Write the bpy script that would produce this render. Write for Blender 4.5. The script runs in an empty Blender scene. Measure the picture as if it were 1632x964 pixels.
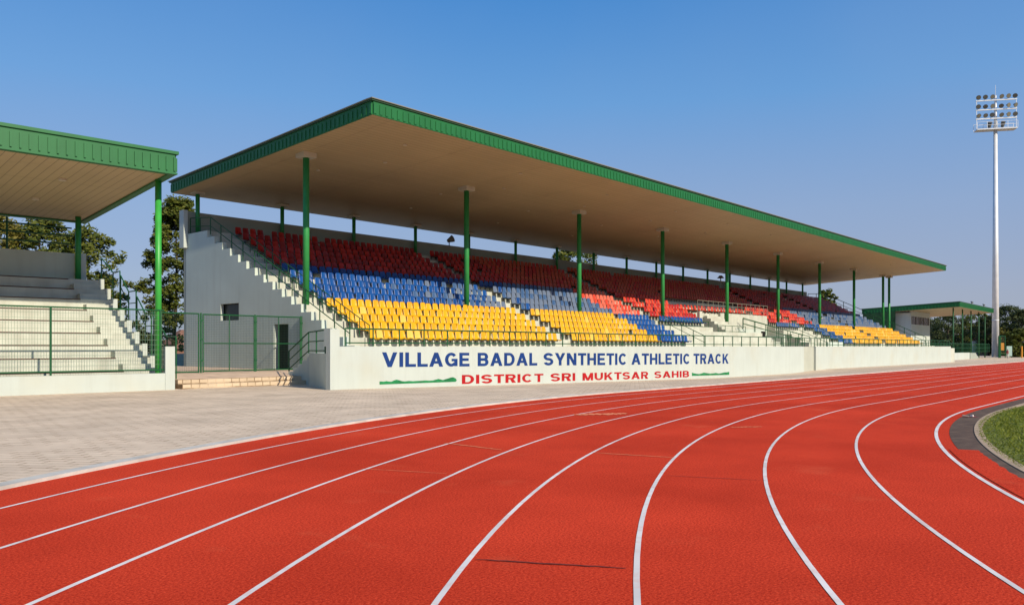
import bpy, math, random
from mathutils import Vector
random.seed(7)
R = math.radians
sc = bpy.context.scene
COL = sc.collection
# ---------------------------------------------------------------- camera, light, exposure
EYE = 1.63
CT, ST = 0.7455, 0.6665                     # camera looks along (CT, ST); x runs along the stand, y into it
cam = bpy.data.objects.new('camera', bpy.data.cameras.new('camera'))
COL.objects.link(cam)
cam.location = (0, 0, EYE)
cam.rotation_euler = Vector((CT, ST, 0)).to_track_quat('-Z', 'Y').to_euler()
cam.data.sensor_width = 36
cam.data.lens = 1268 / 1632 * 36
cam.data.shift_y = 70 / 1632
cam.data.clip_start = 0.1
cam.data.clip_end = 6000
sc.camera = cam

SUN_EL, SUN_PHI = R(31), R(-5)
SUN = Vector((math.sin(SUN_PHI) * math.cos(SUN_EL), -math.cos(SUN_PHI) * math.cos(SUN_EL), math.sin(SUN_EL)))
world = bpy.data.worlds.new('World')
sc.world = world
world.use_nodes = True
wn, wl = world.node_tree.nodes, world.node_tree.links
bg = wn['Background']
sky = wn.new('ShaderNodeTexSky')
sky.sky_type = 'NISHITA'
sky.sun_disc = False
sky.sun_elevation = SUN_EL
sky.sun_rotation = math.atan2(SUN.x, SUN.y)
sky.altitude = 200
sky.air_density = 1.0
sky.dust_density = 0.7
sky.ozone_density = 3.0
# clear deep blue overhead, thin lavender haze low down
gain = wn.new('ShaderNodeMix'); gain.data_type = 'RGBA'; gain.blend_type = 'MULTIPLY'; gain.inputs[0].default_value = 1
gain.inputs[7].default_value = (1.05, 1.65, 1.95, 1)
wl.new(sky.outputs[0], gain.inputs[6])
tc = wn.new('ShaderNodeTexCoord'); sep = wn.new('ShaderNodeSeparateXYZ'); wl.new(tc.outputs['Generated'], sep.inputs[0])
hz = wn.new('ShaderNodeValToRGB'); wl.new(sep.outputs[2], hz.inputs[0])
el = hz.color_ramp.elements
el[0].position = 0.0; el[0].color = (3.5, 3.38, 4.35, 1)
el[1].position = 0.85; el[1].color = (0.5, 1.7, 4.4, 1)
for p_, c_ in ((0.06, (3.35, 3.4, 4.55, 1)), (0.16, (2.7, 3.5, 5.35, 1)), (0.29, (1.3, 3.15, 6.25, 1)), (0.42, (0.52, 2.25, 5.75, 1))):
    e_ = el.new(p_); e_.color = c_
haze = wn.new('ShaderNodeMix'); haze.data_type = 'RGBA'; haze.inputs[0].default_value = 0.87
wl.new(gain.outputs[2], haze.inputs[6]); wl.new(hz.outputs[0], haze.inputs[7])
# faint uneven veil of dust in the air
vn = wn.new('ShaderNodeTexNoise'); vn.inputs['Scale'].default_value = 2.2; vn.inputs['Detail'].default_value = 4
wl.new(tc.outputs['Generated'], vn.inputs['Vector'])
vr = wn.new('ShaderNodeMapRange'); vr.inputs[1].default_value = 0.35; vr.inputs[2].default_value = 0.75; vr.inputs[3].default_value = 0.0; vr.inputs[4].default_value = 0.16
wl.new(vn.outputs['Fac'], vr.inputs[0])
veil = wn.new('ShaderNodeMix'); veil.data_type = 'RGBA'; veil.inputs[7].default_value = (2.9, 3.9, 6.0, 1)
wl.new(vr.outputs[0], veil.inputs[0]); wl.new(haze.outputs[2], veil.inputs[6])
wl.new(veil.outputs[2], bg.inputs[0])
bg.inputs[1].default_value = 0.085
sun = bpy.data.objects.new('sun', bpy.data.lights.new('sun', 'SUN'))
COL.objects.link(sun)
sun.data.energy = 4.5
sun.data.angle = R(0.5)
sun.data.color = (1.0, 0.88, 0.70)
sun.rotation_euler = SUN.to_track_quat('Z', 'Y').to_euler()
sun.location = (0, 0, 60)
sc.view_settings.view_transform = 'Standard'
sc.view_settings.look = 'None'
sc.view_settings.exposure = 0.3
sc.view_settings.gamma = 1.0
sc.view_settings.use_curve_mapping = False
sc.cycles.max_bounces = 8
sc.cycles.diffuse_bounces = 4

# ---------------------------------------------------------------- materials
def mat(name, col, rough=0.7, vary=0.0, vscale=1.0, bump=0.0, bscale=40.0, metal=0.0, stain=None, sscale=0.4):
    m = bpy.data.materials.new(name)
    m.use_nodes = True
    n, l = m.node_tree.nodes, m.node_tree.links
    p = n['Principled BSDF']
    p.inputs['Base Color'].default_value = (*col, 1)
    p.inputs['Roughness'].default_value = rough
    p.inputs['Metallic'].default_value = metal
    p.inputs['Specular IOR Level'].default_value = 0.35
    geo = n.new('ShaderNodeNewGeometry')
    out = None
    if vary:
        t = n.new('ShaderNodeTexNoise'); t.inputs['Scale'].default_value = vscale; t.inputs['Detail'].default_value = 6
        l.new(geo.outputs['Position'], t.inputs['Vector'])
        mr = n.new('ShaderNodeMapRange'); mr.inputs[1].default_value = 0.3; mr.inputs[2].default_value = 0.7
        mr.inputs[3].default_value = 1 - vary; mr.inputs[4].default_value = 1 + vary
        l.new(t.outputs['Fac'], mr.inputs[0])
        mx = n.new('ShaderNodeMix'); mx.data_type = 'RGBA'; mx.blend_type = 'MULTIPLY'; mx.inputs[0].default_value = 1
        mx.inputs[6].default_value = (*col, 1)
        cb = n.new('ShaderNodeCombineColor')
        for k in range(3): l.new(mr.outputs[0], cb.inputs[k])
        l.new(cb.outputs[0], mx.inputs[7])
        out = mx.outputs[2]
        if stain:
            t2 = n.new('ShaderNodeTexNoise'); t2.inputs['Scale'].default_value = sscale; t2.inputs['Detail'].default_value = 8
            l.new(geo.outputs['Position'], t2.inputs['Vector'])
            r2 = n.new('ShaderNodeMapRange'); r2.inputs[1].default_value = 0.5; r2.inputs[2].default_value = 0.75
            r2.inputs[3].default_value = 0; r2.inputs[4].default_value = 0.6
            l.new(t2.outputs['Fac'], r2.inputs[0])
            m2 = n.new('ShaderNodeMix'); m2.data_type = 'RGBA'; l.new(r2.outputs[0], m2.inputs[0])
            l.new(out, m2.inputs[6]); m2.inputs[7].default_value = (*stain, 1)
            out = m2.outputs[2]
        l.new(out, p.inputs['Base Color'])
    if bump:
        t = n.new('ShaderNodeTexNoise'); t.inputs['Scale'].default_value = bscale; t.inputs['Detail'].default_value = 4
        l.new(geo.outputs['Position'], t.inputs['Vector'])
        b = n.new('ShaderNodeBump'); b.inputs['Strength'].default_value = bump; b.inputs['Distance'].default_value = 0.02
        l.new(t.outputs['Fac'], b.inputs['Height']); l.new(b.outputs[0], p.inputs['Normal'])
    return m

M = {}
M['wall'] = mat('white_plaster', (0.455, 0.50, 0.465), 0.85, 0.04, 0.6, 0.15, 30, stain=(0.44, 0.44, 0.36), sscale=0.5)
M['endwall'] = mat('grey_plaster', (0.495, 0.56, 0.495), 0.9, 0.06, 0.5, 0.25, 22, stain=(0.43, 0.48, 0.42), sscale=0.35)
M['concrete'] = mat('painted_concrete', (0.49, 0.505, 0.43), 0.9, 0.1, 1.5, 0.2, 30, stain=(0.36, 0.34, 0.27), sscale=0.9)
M['parapet'] = mat('parapet_plaster', (0.30, 0.335, 0.29), 0.9, 0.06, 0.7)
M['darkjoint'] = mat('dark_nosing', (0.09, 0.05, 0.04), 0.9)
M['green'] = mat('green_paint', (0.026, 0.225, 0.055), 0.42, 0.1, 3.0)
M['greenlight'] = mat('bright_green_paint', (0.035, 0.30, 0.045), 0.4, 0.15, 2.0)
M['rail'] = mat('rail_green_paint', (0.008, 0.078, 0.026), 0.5)
M['fascia'] = mat('green_sheet', (0.011, 0.125, 0.034), 0.5, 0.1, 1.2)
M['cap'] = mat('dark_flashing', (0.025, 0.07, 0.032), 0.5)
M['trim'] = mat('grey_flashing', (0.20, 0.20, 0.16), 0.6)
M['deck'] = mat('roof_sheet', (0.2, 0.25, 0.22), 0.6)
M['colcap'] = mat('cream_block', (0.50, 0.45, 0.35), 0.85)
M['lamp'] = mat('lamp_white', (0.55, 0.47, 0.36), 0.4)
M['dark'] = mat('dark_void', (0.006, 0.006, 0.006), 0.95)
M['bracket'] = mat('dark_bracket', (0.16, 0.16, 0.15), 0.6)
M['glass'] = mat('dark_glass', (0.012, 0.018, 0.016), 0.35)
M['blue_letter'] = mat('blue_lettering', (0.001, 0.030, 0.16), 0.6, 0.15, 3.0)
M['red_letter'] = mat('red_lettering', (0.36, 0.002, 0.004), 0.6, 0.12, 3.0)
M['green_letter'] = mat('green_brush', (0.006, 0.17, 0.05), 0.6, 0.35, 3.5)
M['white_line'] = mat('white_line_paint', (0.70, 0.66, 0.63), 0.8, 0.14, 1.2, stain=(0.62, 0.30, 0.23), sscale=5.0)
M['kerb'] = mat('kerb_concrete', (0.50, 0.485, 0.44), 0.9, 0.18, 2.0, 0.3, 25, stain=(0.30, 0.28, 0.24), sscale=1.5)
M['strip'] = mat('dark_rubber_strip', (0.105, 0.066, 0.045), 0.95, 0.3, 4.0, 0.5, 60, stain=(0.16, 0.11, 0.08), sscale=2.0)
M['edging'] = mat('worn_edging', (0.40, 0.295, 0.20), 0.95, 0.2, 5.0, 0.5, 50)
M['soil'] = mat('dry_ground', (0.14, 0.13, 0.07), 1.0, 0.3, 0.2)
M['infield'] = mat('infield_soil', (0.105, 0.125, 0.018), 1.0, 0.4, 3.0, 0.5, 30)
M['scuff'] = mat('black_scuff', (0.14, 0.022, 0.016), 0.9, 0.5, 12.0)
M['tan'] = mat('tan_scuff', (0.72, 0.22, 0.10), 0.9, 0.2, 6.0)
M['steel'] = mat('galvanised_steel', (0.74, 0.75, 0.76), 0.4, 0.08, 0.8, metal=0.15)
M['bark'] = mat('bark', (0.07, 0.055, 0.04), 1.0, 0.3, 4.0, 0.5, 20)
M['brown'] = mat('brown_roof', (0.20, 0.10, 0.075), 0.9, 0.2, 2.0)
M['window_pink'] = mat('press_box_glass', (0.16, 0.12, 0.11), 0.2, 0.3, 0.6)
M['orange'] = mat('orange_paint', (0.6, 0.25, 0.03), 0.7)
M['pale_blue'] = mat('pale_green_panel', (0.3, 0.42, 0.38), 0.7)
M['wire_pale'] = mat('pale_green_wire', (0.12, 0.19, 0.13), 0.6)
M['wire'] = mat('green_wire', (0.015, 0.05, 0.03), 0.6)

def streaks(m, amt=0.10):
    n, l = m.node_tree.nodes, m.node_tree.links
    p = n['Principled BSDF']; src = p.inputs['Base Color'].links[0].from_socket
    g = n.new('ShaderNodeNewGeometry'); mp = n.new('ShaderNodeMapping'); mp.inputs['Scale'].default_value = (2.6, 2.6, 0.22)
    l.new(g.outputs['Position'], mp.inputs[0]); t = n.new('ShaderNodeTexNoise'); t.inputs['Scale'].default_value = 1.0; t.inputs['Detail'].default_value = 7; t.inputs['Roughness'].default_value = 0.65
    l.new(mp.outputs[0], t.inputs['Vector']); r = n.new('ShaderNodeMapRange'); r.inputs[1].default_value = 0.48; r.inputs[2].default_value = 0.78; r.inputs[3].default_value = 0; r.inputs[4].default_value = amt * 4
    l.new(t.outputs['Fac'], r.inputs[0]); mx = n.new('ShaderNodeMix'); mx.data_type = 'RGBA'; l.new(r.outputs[0], mx.inputs[0]); l.new(src, mx.inputs[6]); mx.inputs[7].default_value = (0.27, 0.26, 0.21, 1)
    l.new(mx.outputs[2], p.inputs['Base Color'])
for k_, a_ in (('wall', .05), ('endwall', .05), ('concrete', .09), ('parapet', .07), ('fascia', .0)):
    if a_: streaks(M[k_], a_)

def leafmat(name, c1, c2):
    m = bpy.data.materials.new(name); m.use_nodes = True
    n, l = m.node_tree.nodes, m.node_tree.links
    p = n['Principled BSDF']; p.inputs['Roughness'].default_value = 0.6
    p.inputs['Specular IOR Level'].default_value = 0.25
    g = n.new('ShaderNodeNewGeometry')
    mx = n.new('ShaderNodeMix'); mx.data_type = 'RGBA'
    l.new(g.outputs['Random Per Island'], mx.inputs[0])
    mx.inputs[6].default_value = (*c1, 1); mx.inputs[7].default_value = (*c2, 1)
    l.new(mx.outputs[2], p.inputs['Base Color'])
    tr = n.new('ShaderNodeBsdfTranslucent'); l.new(mx.outputs[2], tr.inputs[0])
    ms = n.new('ShaderNodeMixShader'); ms.inputs[0].default_value = 0.25
    l.new(p.outputs[0], ms.inputs[1]); l.new(tr.outputs[0], ms.inputs[2])
    l.new(ms.outputs[0], n['Material Output'].inputs[0])
    return m
M['leaf'] = leafmat('olive_leaves', (0.045, 0.075, 0.010), (0.15, 0.155, 0.020))
M['leaf_dark'] = leafmat('dark_leaves', (0.03, 0.05, 0.016), (0.085, 0.105, 0.03))
M['leaf_yel'] = leafmat('yellow_green_leaves', (0.10, 0.10, 0.015), (0.20, 0.17, 0.03))
M['leaf_red'] = leafmat('maroon_leaves', (0.12, 0.03, 0.035), (0.35, 0.12, 0.12))
M['grass'] = leafmat('grass_blades', (0.10, 0.15, 0.010), (0.26, 0.27, 0.03))

def plastic(name, c, rough=0.38):
    m = mat(name, c, rough); return m
M['y0'] = plastic('yellow_plastic', (0.64, 0.345, 0.002)); M['y1'] = plastic('yellow_plastic_deep', (0.62, 0.31, 0.002))
M['y2'] = plastic('yellow_plastic_bleached', (0.66, 0.43, 0.07), 0.55)
M['b0'] = plastic('blue_plastic', (0.003, 0.062, 0.25)); M['b1'] = plastic('blue_plastic_deep', (0.003, 0.048, 0.20))
M['b2'] = plastic('blue_plastic_dull', (0.035, 0.09, 0.21), 0.5); M['b3'] = plastic('blue_plastic_bleached', (0.105, 0.145, 0.225), 0.6)
M['r0'] = plastic('red_plastic', (0.36, 0.009, 0.005)); M['r1'] = plastic('red_plastic_deep', (0.23, 0.005, 0.006))
M['r2'] = plastic('red_plastic_faded', (0.52, 0.045, 0.018), 0.5); M['r4'] = plastic('red_plastic_brownish', (0.36, 0.045, 0.012)); M['r3'] = plastic('red_plastic_bleached', (0.56, 0.12, 0.075), 0.6)

def node_track():
    m = bpy.data.materials.new('red_running_track'); m.use_nodes = True
    n, l = m.node_tree.nodes, m.node_tree.links
    p = n['Principled BSDF']; p.inputs['Roughness'].default_value = 1.0; p.inputs['Specular IOR Level'].default_value = 0.08
    g = n.new('ShaderNodeNewGeometry')
    def noise(s, d=3, r=0.6):
        t = n.new('ShaderNodeTexNoise'); t.inputs['Scale'].default_value = s; t.inputs['Detail'].default_value = d
        t.inputs['Roughness'].default_value = r; l.new(g.outputs['Position'], t.inputs['Vector']); return t.outputs['Fac']
    def ramp(fac, a, b, lo, hi):
        r = n.new('ShaderNodeValToRGB'); r.color_ramp.elements[0].position = lo; r.color_ramp.elements[1].position = hi
        r.color_ramp.elements[0].color = (*a, 1); r.color_ramp.elements[1].color = (*b, 1); l.new(fac, r.inputs[0]); return r.outputs[0]
    gm = n.new('ShaderNodeMath'); gm.operation = 'ADD'; l.new(noise(85, 4, 0.75), gm.inputs[0])
    g2 = n.new('ShaderNodeMath'); g2.operation = 'MULTIPLY_ADD'; g2.inputs[1].default_value = 1.0; g2.inputs[2].default_value = -0.5; l.new(noise(46, 3, 0.65), g2.inputs[0]); l.new(g2.outputs[0], gm.inputs[1])
    grain = ramp(gm.outputs[0], (0.36, 0.011, 0.004), (0.90, 0.088, 0.032), 0.26, 0.78)
    broad = ramp(noise(0.35, 5), (0.78, 0.76, 0.76), (1.02, 1.12, 1.2), 0.33, 0.67)
    mx = n.new('ShaderNodeMix'); mx.data_type = 'RGBA'; mx.blend_type = 'MULTIPLY'; mx.inputs[0].default_value = 1
    l.new(grain, mx.inputs[6]); l.new(broad, mx.inputs[7])
    # worn sandy patches
    w = n.new('ShaderNodeMapRange'); w.inputs[1].default_value = 0.60; w.inputs[2].default_value = 0.80; w.inputs[3].default_value = 0; w.inputs[4].default_value = 0.45
    l.new(noise(0.8, 7, 0.65), w.inputs[0])
    m2 = n.new('ShaderNodeMix'); m2.data_type = 'RGBA'; l.new(w.outputs[0], m2.inputs[0]); l.new(mx.outputs[2], m2.inputs[6])
    m2.inputs[7].default_value = (0.64, 0.13, 0.06, 1)
    l.new(m2.outputs[2], p.inputs['Base Color'])
    b = n.new('ShaderNodeBump'); b.inputs['Strength'].default_value = 0.5; b.inputs['Distance'].default_value = 0.010
    l.new(noise(105, 5, 0.75), b.inputs['Height']); l.new(b.outputs[0], p.inputs['Normal'])
    return m
M['track'] = node_track()

def node_brick(name, c1, c2, cm, bw, bh, mortar, rot, bump, stain=0.25):
    m = bpy.data.materials.new(name); m.use_nodes = True
    n, l = m.node_tree.nodes, m.node_tree.links
    p = n['Principled BSDF']; p.inputs['Roughness'].default_value = 1.0; p.inputs['Specular IOR Level'].default_value = 0.06
    g = n.new('ShaderNodeNewGeometry')
    mp = n.new('ShaderNodeMapping'); mp.inputs['Rotation'].default_value = rot
    l.new(g.outputs['Position'], mp.inputs[0])
    wob = n.new('ShaderNodeTexNoise'); wob.inputs['Scale'].default_value = 3.0
    l.new(g.outputs['Position'], wob.inputs['Vector'])
    va = n.new('ShaderNodeVectorMath'); va.operation = 'MULTIPLY_ADD'
    l.new(wob.outputs['Color'], va.inputs[0]); va.inputs[1].default_value = (0.03, 0.03, 0); l.new(mp.outputs[0], va.inputs[2])
    br = n.new('ShaderNodeTexBrick')
    l.new(va.outputs[0], br.inputs['Vector'])
    br.inputs['Color1'].default_value = (*c1, 1); br.inputs['Color2'].default_value = (*c2, 1); br.inputs['Mortar'].default_value = (*cm, 1)
    br.inputs['Scale'].default_value = 1; br.inputs['Mortar Size'].default_value = mortar; br.inputs['Mortar Smooth'].default_value = 0.3
    br.inputs['Brick Width'].default_value = bw; br.inputs['Row Height'].default_value = bh; br.inputs['Bias'].default_value = 0.0
    t = n.new('ShaderNodeTexNoise'); t.inputs['Scale'].default_value = 0.5; t.inputs['Detail'].default_value = 9; t.inputs['Roughness'].default_value = 0.65
    l.new(g.outputs['Position'], t.inputs['Vector'])
    mr = n.new('ShaderNodeMapRange'); mr.inputs[1].default_value = 0.3; mr.inputs[2].default_value = 0.7; mr.inputs[3].default_value = 1 - stain; mr.inputs[4].default_value = 1 + stain * 0.35
    l.new(t.outputs['Fac'], mr.inputs[0])
    # some joints are washed out with sand
    mx = n.new('ShaderNodeMix'); mx.data_type = 'RGBA'; mx.blend_type = 'MULTIPLY'; mx.inputs[0].default_value = 1
    cb = n.new('ShaderNodeCombineColor')
    for k in range(3): l.new(mr.outputs[0], cb.inputs[k])
    t3 = n.new('ShaderNodeTexNoise'); t3.inputs['Scale'].default_value = 1.3; t3.inputs['Detail'].default_value = 5
    l.new(g.outputs['Position'], t3.inputs['Vector'])
    m3 = n.new('ShaderNodeMapRange'); m3.inputs[1].default_value = 0.46; m3.inputs[2].default_value = 0.60; m3.inputs[4].default_value = 0.85; l.new(t3.outputs['Fac'], m3.inputs[0])
    sand = n.new('ShaderNodeMix'); sand.data_type = 'RGBA'; l.new(m3.outputs[0], sand.inputs[0])
    l.new(br.outputs['Color'], sand.inputs[6]); sand.inputs[7].default_value = (*[(a + b) / 2 for a, b in zip(c1, c2)], 1)
    l.new(sand.outputs[2], mx.inputs[6]); l.new(cb.outputs[0], mx.inputs[7])
    l.new(mx.outputs[2], p.inputs['Base Color'])
    b = n.new('ShaderNodeBump'); b.inputs['Strength'].default_value = bump; b.inputs['Distance'].default_value = 0.01; b.invert = True
    l.new(br.outputs['Fac'], b.inputs['Height']); l.new(b.outputs[0], p.inputs['Normal'])
    return m
M['paving'] = node_brick('pale_pavers', (0.72, 0.59, 0.45), (0.64, 0.515, 0.39), (0.33, 0.235, 0.155), 0.40, 0.20, 0.013, (0, 0, R(57)), 0.5)
M['brickstep'] = node_brick('tan_brick_edge', (0.66, 0.53, 0.38), (0.58, 0.45, 0.31), (0.26, 0.18, 0.11), 0.34, 0.17, 0.02, (R(90), 0, 0), 0.8)
M['landing'] = mat('sandy_landing', (0.56, 0.42, 0.31), 0.95, 0.2, 1.5, 0.3, 30)

def node_soffit(name, axis_rot, c):
    m = bpy.data.materials.new(name); m.use_nodes = True
    n, l = m.node_tree.nodes, m.node_tree.links
    p = n['Principled BSDF']; p.inputs['Roughness'].default_value = 0.55; p.inputs['Specular IOR Level'].default_value = 0.3
    g = n.new('ShaderNodeNewGeometry')
    mp = n.new('ShaderNodeMapping'); mp.inputs['Rotation'].default_value = (0, 0, axis_rot); l.new(g.outputs['Position'], mp.inputs[0])
    sx = n.new('ShaderNodeSeparateXYZ'); l.new(mp.outputs[0], sx.inputs[0])
    ml = n.new('ShaderNodeMath'); ml.operation = 'MULTIPLY'; ml.inputs[1].default_value = 3.2; l.new(sx.outputs[1], ml.inputs[0])
    fr = n.new('ShaderNodeMath'); fr.operation = 'FRACT'; l.new(ml.outputs[0], fr.inputs[0])
    lt = n.new('ShaderNodeMath'); lt.operation = 'LESS_THAN'; lt.inputs[1].default_value = 0.09; l.new(fr.outputs[0], lt.inputs[0])
    fl = n.new('ShaderNodeMath'); fl.operation = 'FLOOR'; l.new(ml.outputs[0], fl.inputs[0])
    wn_ = n.new('ShaderNodeTexWhiteNoise'); wn_.noise_dimensions = '1D'; l.new(fl.outputs[0], wn_.inputs['W'])
    t = n.new('ShaderNodeTexNoise'); t.inputs['Scale'].default_value = 0.25; t.inputs['Detail'].default_value = 6; l.new(g.outputs['Position'], t.inputs['Vector'])
    ad = n.new('ShaderNodeMath'); ad.operation = 'ADD'; l.new(t.outputs['Fac'], ad.inputs[0])
    m4 = n.new('ShaderNodeMath'); m4.operation = 'MULTIPLY'; m4.inputs[1].default_value = 0.18; l.new(wn_.outputs['Value'], m4.inputs[0]); l.new(m4.outputs[0], ad.inputs[1])
    rr = n.new('ShaderNodeValToRGB'); l.new(ad.outputs[0], rr.inputs[0])
    rr.color_ramp.elements[0].position = 0.35; rr.color_ramp.elements[1].position = 0.85
    rr.color_ramp.elements[0].color = (*[v * 0.88 for v in c], 1); rr.color_ramp.elements[1].color = (*[v * 1.06 for v in c], 1)
    mx = n.new('ShaderNodeMix'); mx.data_type = 'RGBA'; l.new(lt.outputs[0], mx.inputs[0]); l.new(rr.outputs[0], mx.inputs[6])
    mx.inputs[7].default_value = (*[v * 0.55 for v in c], 1)
    xm = n.new('ShaderNodeMath'); xm.operation = 'MULTIPLY'; xm.inputs[1].default_value = 1 / 5.5; l.new(sx.outputs[0], xm.inputs[0])
    xf = n.new('ShaderNodeMath'); xf.operation = 'FRACT'; l.new(xm.outputs[0], xf.inputs[0])
    xl = n.new('ShaderNodeMath'); xl.operation = 'LESS_THAN'; xl.inputs[1].default_value = 0.012; l.new(xf.outputs[0], xl.inputs[0])
    ws = n.new('ShaderNodeTexNoise'); ws.inputs['Scale'].default_value = 0.9; ws.inputs['Detail'].default_value = 8; ws.inputs['Roughness'].default_value = 0.7; l.new(g.outputs['Position'], ws.inputs['Vector'])
    wr = n.new('ShaderNodeMapRange'); wr.inputs[1].default_value = 0.58; wr.inputs[2].default_value = 0.75; wr.inputs[4].default_value = 0.35; l.new(ws.outputs['Fac'], wr.inputs[0])
    am = n.new('ShaderNodeMath'); am.operation = 'MULTIPLY_ADD'; am.inputs[1].default_value = 0.35; l.new(xl.outputs[0], am.inputs[0]); l.new(wr.outputs[0], am.inputs[2])
    m5 = n.new('ShaderNodeMix'); m5.data_type = 'RGBA'; l.new(am.outputs[0], m5.inputs[0]); l.new(mx.outputs[2], m5.inputs[6]); m5.inputs[7].default_value = (*[v * 0.5 for v in c], 1)
    l.new(m5.outputs[2], p.inputs['Base Color'])
    return m
M['soffit'] = node_soffit('cream_soffit_boards', 0, (0.47, 0.355, 0.20))
LROT = R(4.4)
M['soffit2'] = node_soffit('cream_soffit_boards_cross', R(90) + LROT, (0.47, 0.355, 0.20))

# ---------------------------------------------------------------- mesh helpers
ORG = {}
class MB:
    def __init__(s, xf=None): s.v, s.f, s.mi, s.xf, s.cur = [], [], [], xf, 0
    def add(s, vs, fs):
        k = len(s.v); s.v += [s.xf(*p) if s.xf else tuple(p) for p in vs]
        for f in fs: s.f.append([i + k for i in f]); s.mi.append(s.cur)
    def box(s, x0, x1, y0, y1, z0, z1):
        s.add([(x0, y0, z0), (x1, y0, z0), (x1, y1, z0), (x0, y1, z0), (x0, y0, z1), (x1, y0, z1), (x1, y1, z1), (x0, y1, z1)],
              [(0, 3, 2, 1), (4, 5, 6, 7), (0, 1, 5, 4), (1, 2, 6, 5), (2, 3, 7, 6), (3, 0, 4, 7)])
    def hexa(s, lo, hi):        # two quads of points, bottom and top
        s.add(list(lo) + list(hi), [(0, 3, 2, 1), (4, 5, 6, 7), (0, 1, 5, 4), (1, 2, 6, 5), (2, 3, 7, 6), (3, 0, 4, 7)])
    def tube(s, p, q, r, n=8, r2=None):
        p, q = Vector(p), Vector(q); d = (q - p).normalized(); r2 = r if r2 is None else r2
        u = d.orthogonal().normalized(); w = d.cross(u)
        vs = []
        for c, rr in ((p, r), (q, r2)):
            for i in range(n):
                a = 2 * math.pi * i / n; vs.append(tuple(c + u * (rr * math.cos(a)) + w * (rr * math.sin(a))))
        s.add(vs, [(i, (i + 1) % n, n + (i + 1) % n, n + i) for i in range(n)] + [tuple(range(n - 1, -1, -1)), tuple(range(n, 2 * n))])
    def bar(s, p, q, w=0.05):   # square bar
        s.tube(p, q, w * 0.7071, 4)
    def prism_x(s, poly, x0, x1):   # polygon in (y, z), swept along x
        n = len(poly)
        s.add([(x0, y, z) for y, z in poly] + [(x1, y, z) for y, z in poly],
              [(i, (i + 1) % n, n + (i + 1) % n, n + i) for i in range(n)] + [tuple(range(n - 1, -1, -1)), tuple(range(n, 2 * n))])
    def build(s, name, m, parent=None, smooth=False, loc=None):
        o0 = ORG.get(parent.name if parent else None, (0, 0, 0)) if parent else (loc or (0, 0, 0))
        me = bpy.data.meshes.new(name)
        me.from_pydata([(x - o0[0], y - o0[1], z - o0[2]) for x, y, z in s.v], [], s.f)
        for mm in (m if isinstance(m, (list, tuple)) else [m]): me.materials.append(mm)
        if any(s.mi): me.polygons.foreach_set('material_index', s.mi)
        if smooth: me.polygons.foreach_set('use_smooth', [True] * len(me.polygons))
        me.update()
        o = bpy.data.objects.new(name, me); COL.objects.link(o)
        if parent: o.parent = parent
        else: o.location = o0
        ORG[o.name] = o0
        return o
def thing(name, label, cat, loc=(0, 0, 0), group=None):
    o = bpy.data.objects.new(name, None); COL.objects.link(o); o.location = loc; o.empty_display_size = 0.3
    ORG[o.name] = tuple(loc); tag(o, label, cat, group); return o
def tag(o, label, cat, group=None):
    o['label'] = label; o['category'] = cat
    if group: o['group'] = group
    return o
def struct(o): o['kind'] = 'structure'; return o

# ---------------------------------------------------------------- ground, track, paving
CX, CY = 23.8, -26.3
def path(Rr, far=420.0, a1=262, step=2.0):
    pts = []
    x = far
    xs = [far, 300, 220, 180, 150] + [140 - 4 * i for i in range(30)]
    for x in xs:
        if x > CX: pts.append((x, CY + Rr))
    n = int((a1 - 90) / step)
    for i in range(n + 1):
        a = R(90 + step * i); pts.append((CX + Rr * math.cos(a), CY + Rr * math.sin(a)))
    return pts
def strip(name, r0, r1, z, m, a1=262, thick=0.0, far=420.0, step=1.0):
    b = MB(); P, Q = path(r0, far, a1, step), path(r1, far, a1, step); n = len(P)
    vs = [(x, y, z) for x, y in P] + [(x, y, z) for x, y in Q]
    fs = [(i, i + 1, n + i + 1, n + i) for i in range(n - 1)]
    b.add(vs, fs)
    if thick:
        b.add([(x, y, z) for x, y in P] + [(x, y, z - thick) for x, y in P], [(i, n + i, n + i + 1, i + 1) for i in range(n - 1)])
        b.add([(x, y, z) for x, y in Q] + [(x, y, z - thick) for x, y in Q], [(i, i + 1, n + i + 1, n + i) for i in range(n - 1)])
    return struct(b.build(name, m))
def lerp_tab(x, tab):
    if x <= tab[0][0]: return tab[0][1]
    for (x0, v0), (x1, v1) in zip(tab, tab[1:]):
        if x <= x1: return v0 + (v1 - v0) * (x - x0) / (x1 - x0)
    return tab[-1][1]
FALL = [(15, 0.0), (18, 0.0), (28, -0.17), (48, -0.45), (62.5, -0.47), (66, -0.27), (109, -0.31), (145, -0.52), (400, -0.55)]
def gz(x, y):
    t = min(1, max(0, (y - 16.6) / 8.0)); return lerp_tab(x, FALL) * t * t * (3 - 2 * t)

b = MB(); b.add([(-2500, -2500, -0.85), (2500, -2500, -0.85), (2500, 2500, -0.85), (-2500, 2500, -0.85)], [(0, 1, 2, 3)])
struct(b.build('ground', M['soil']))
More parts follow.
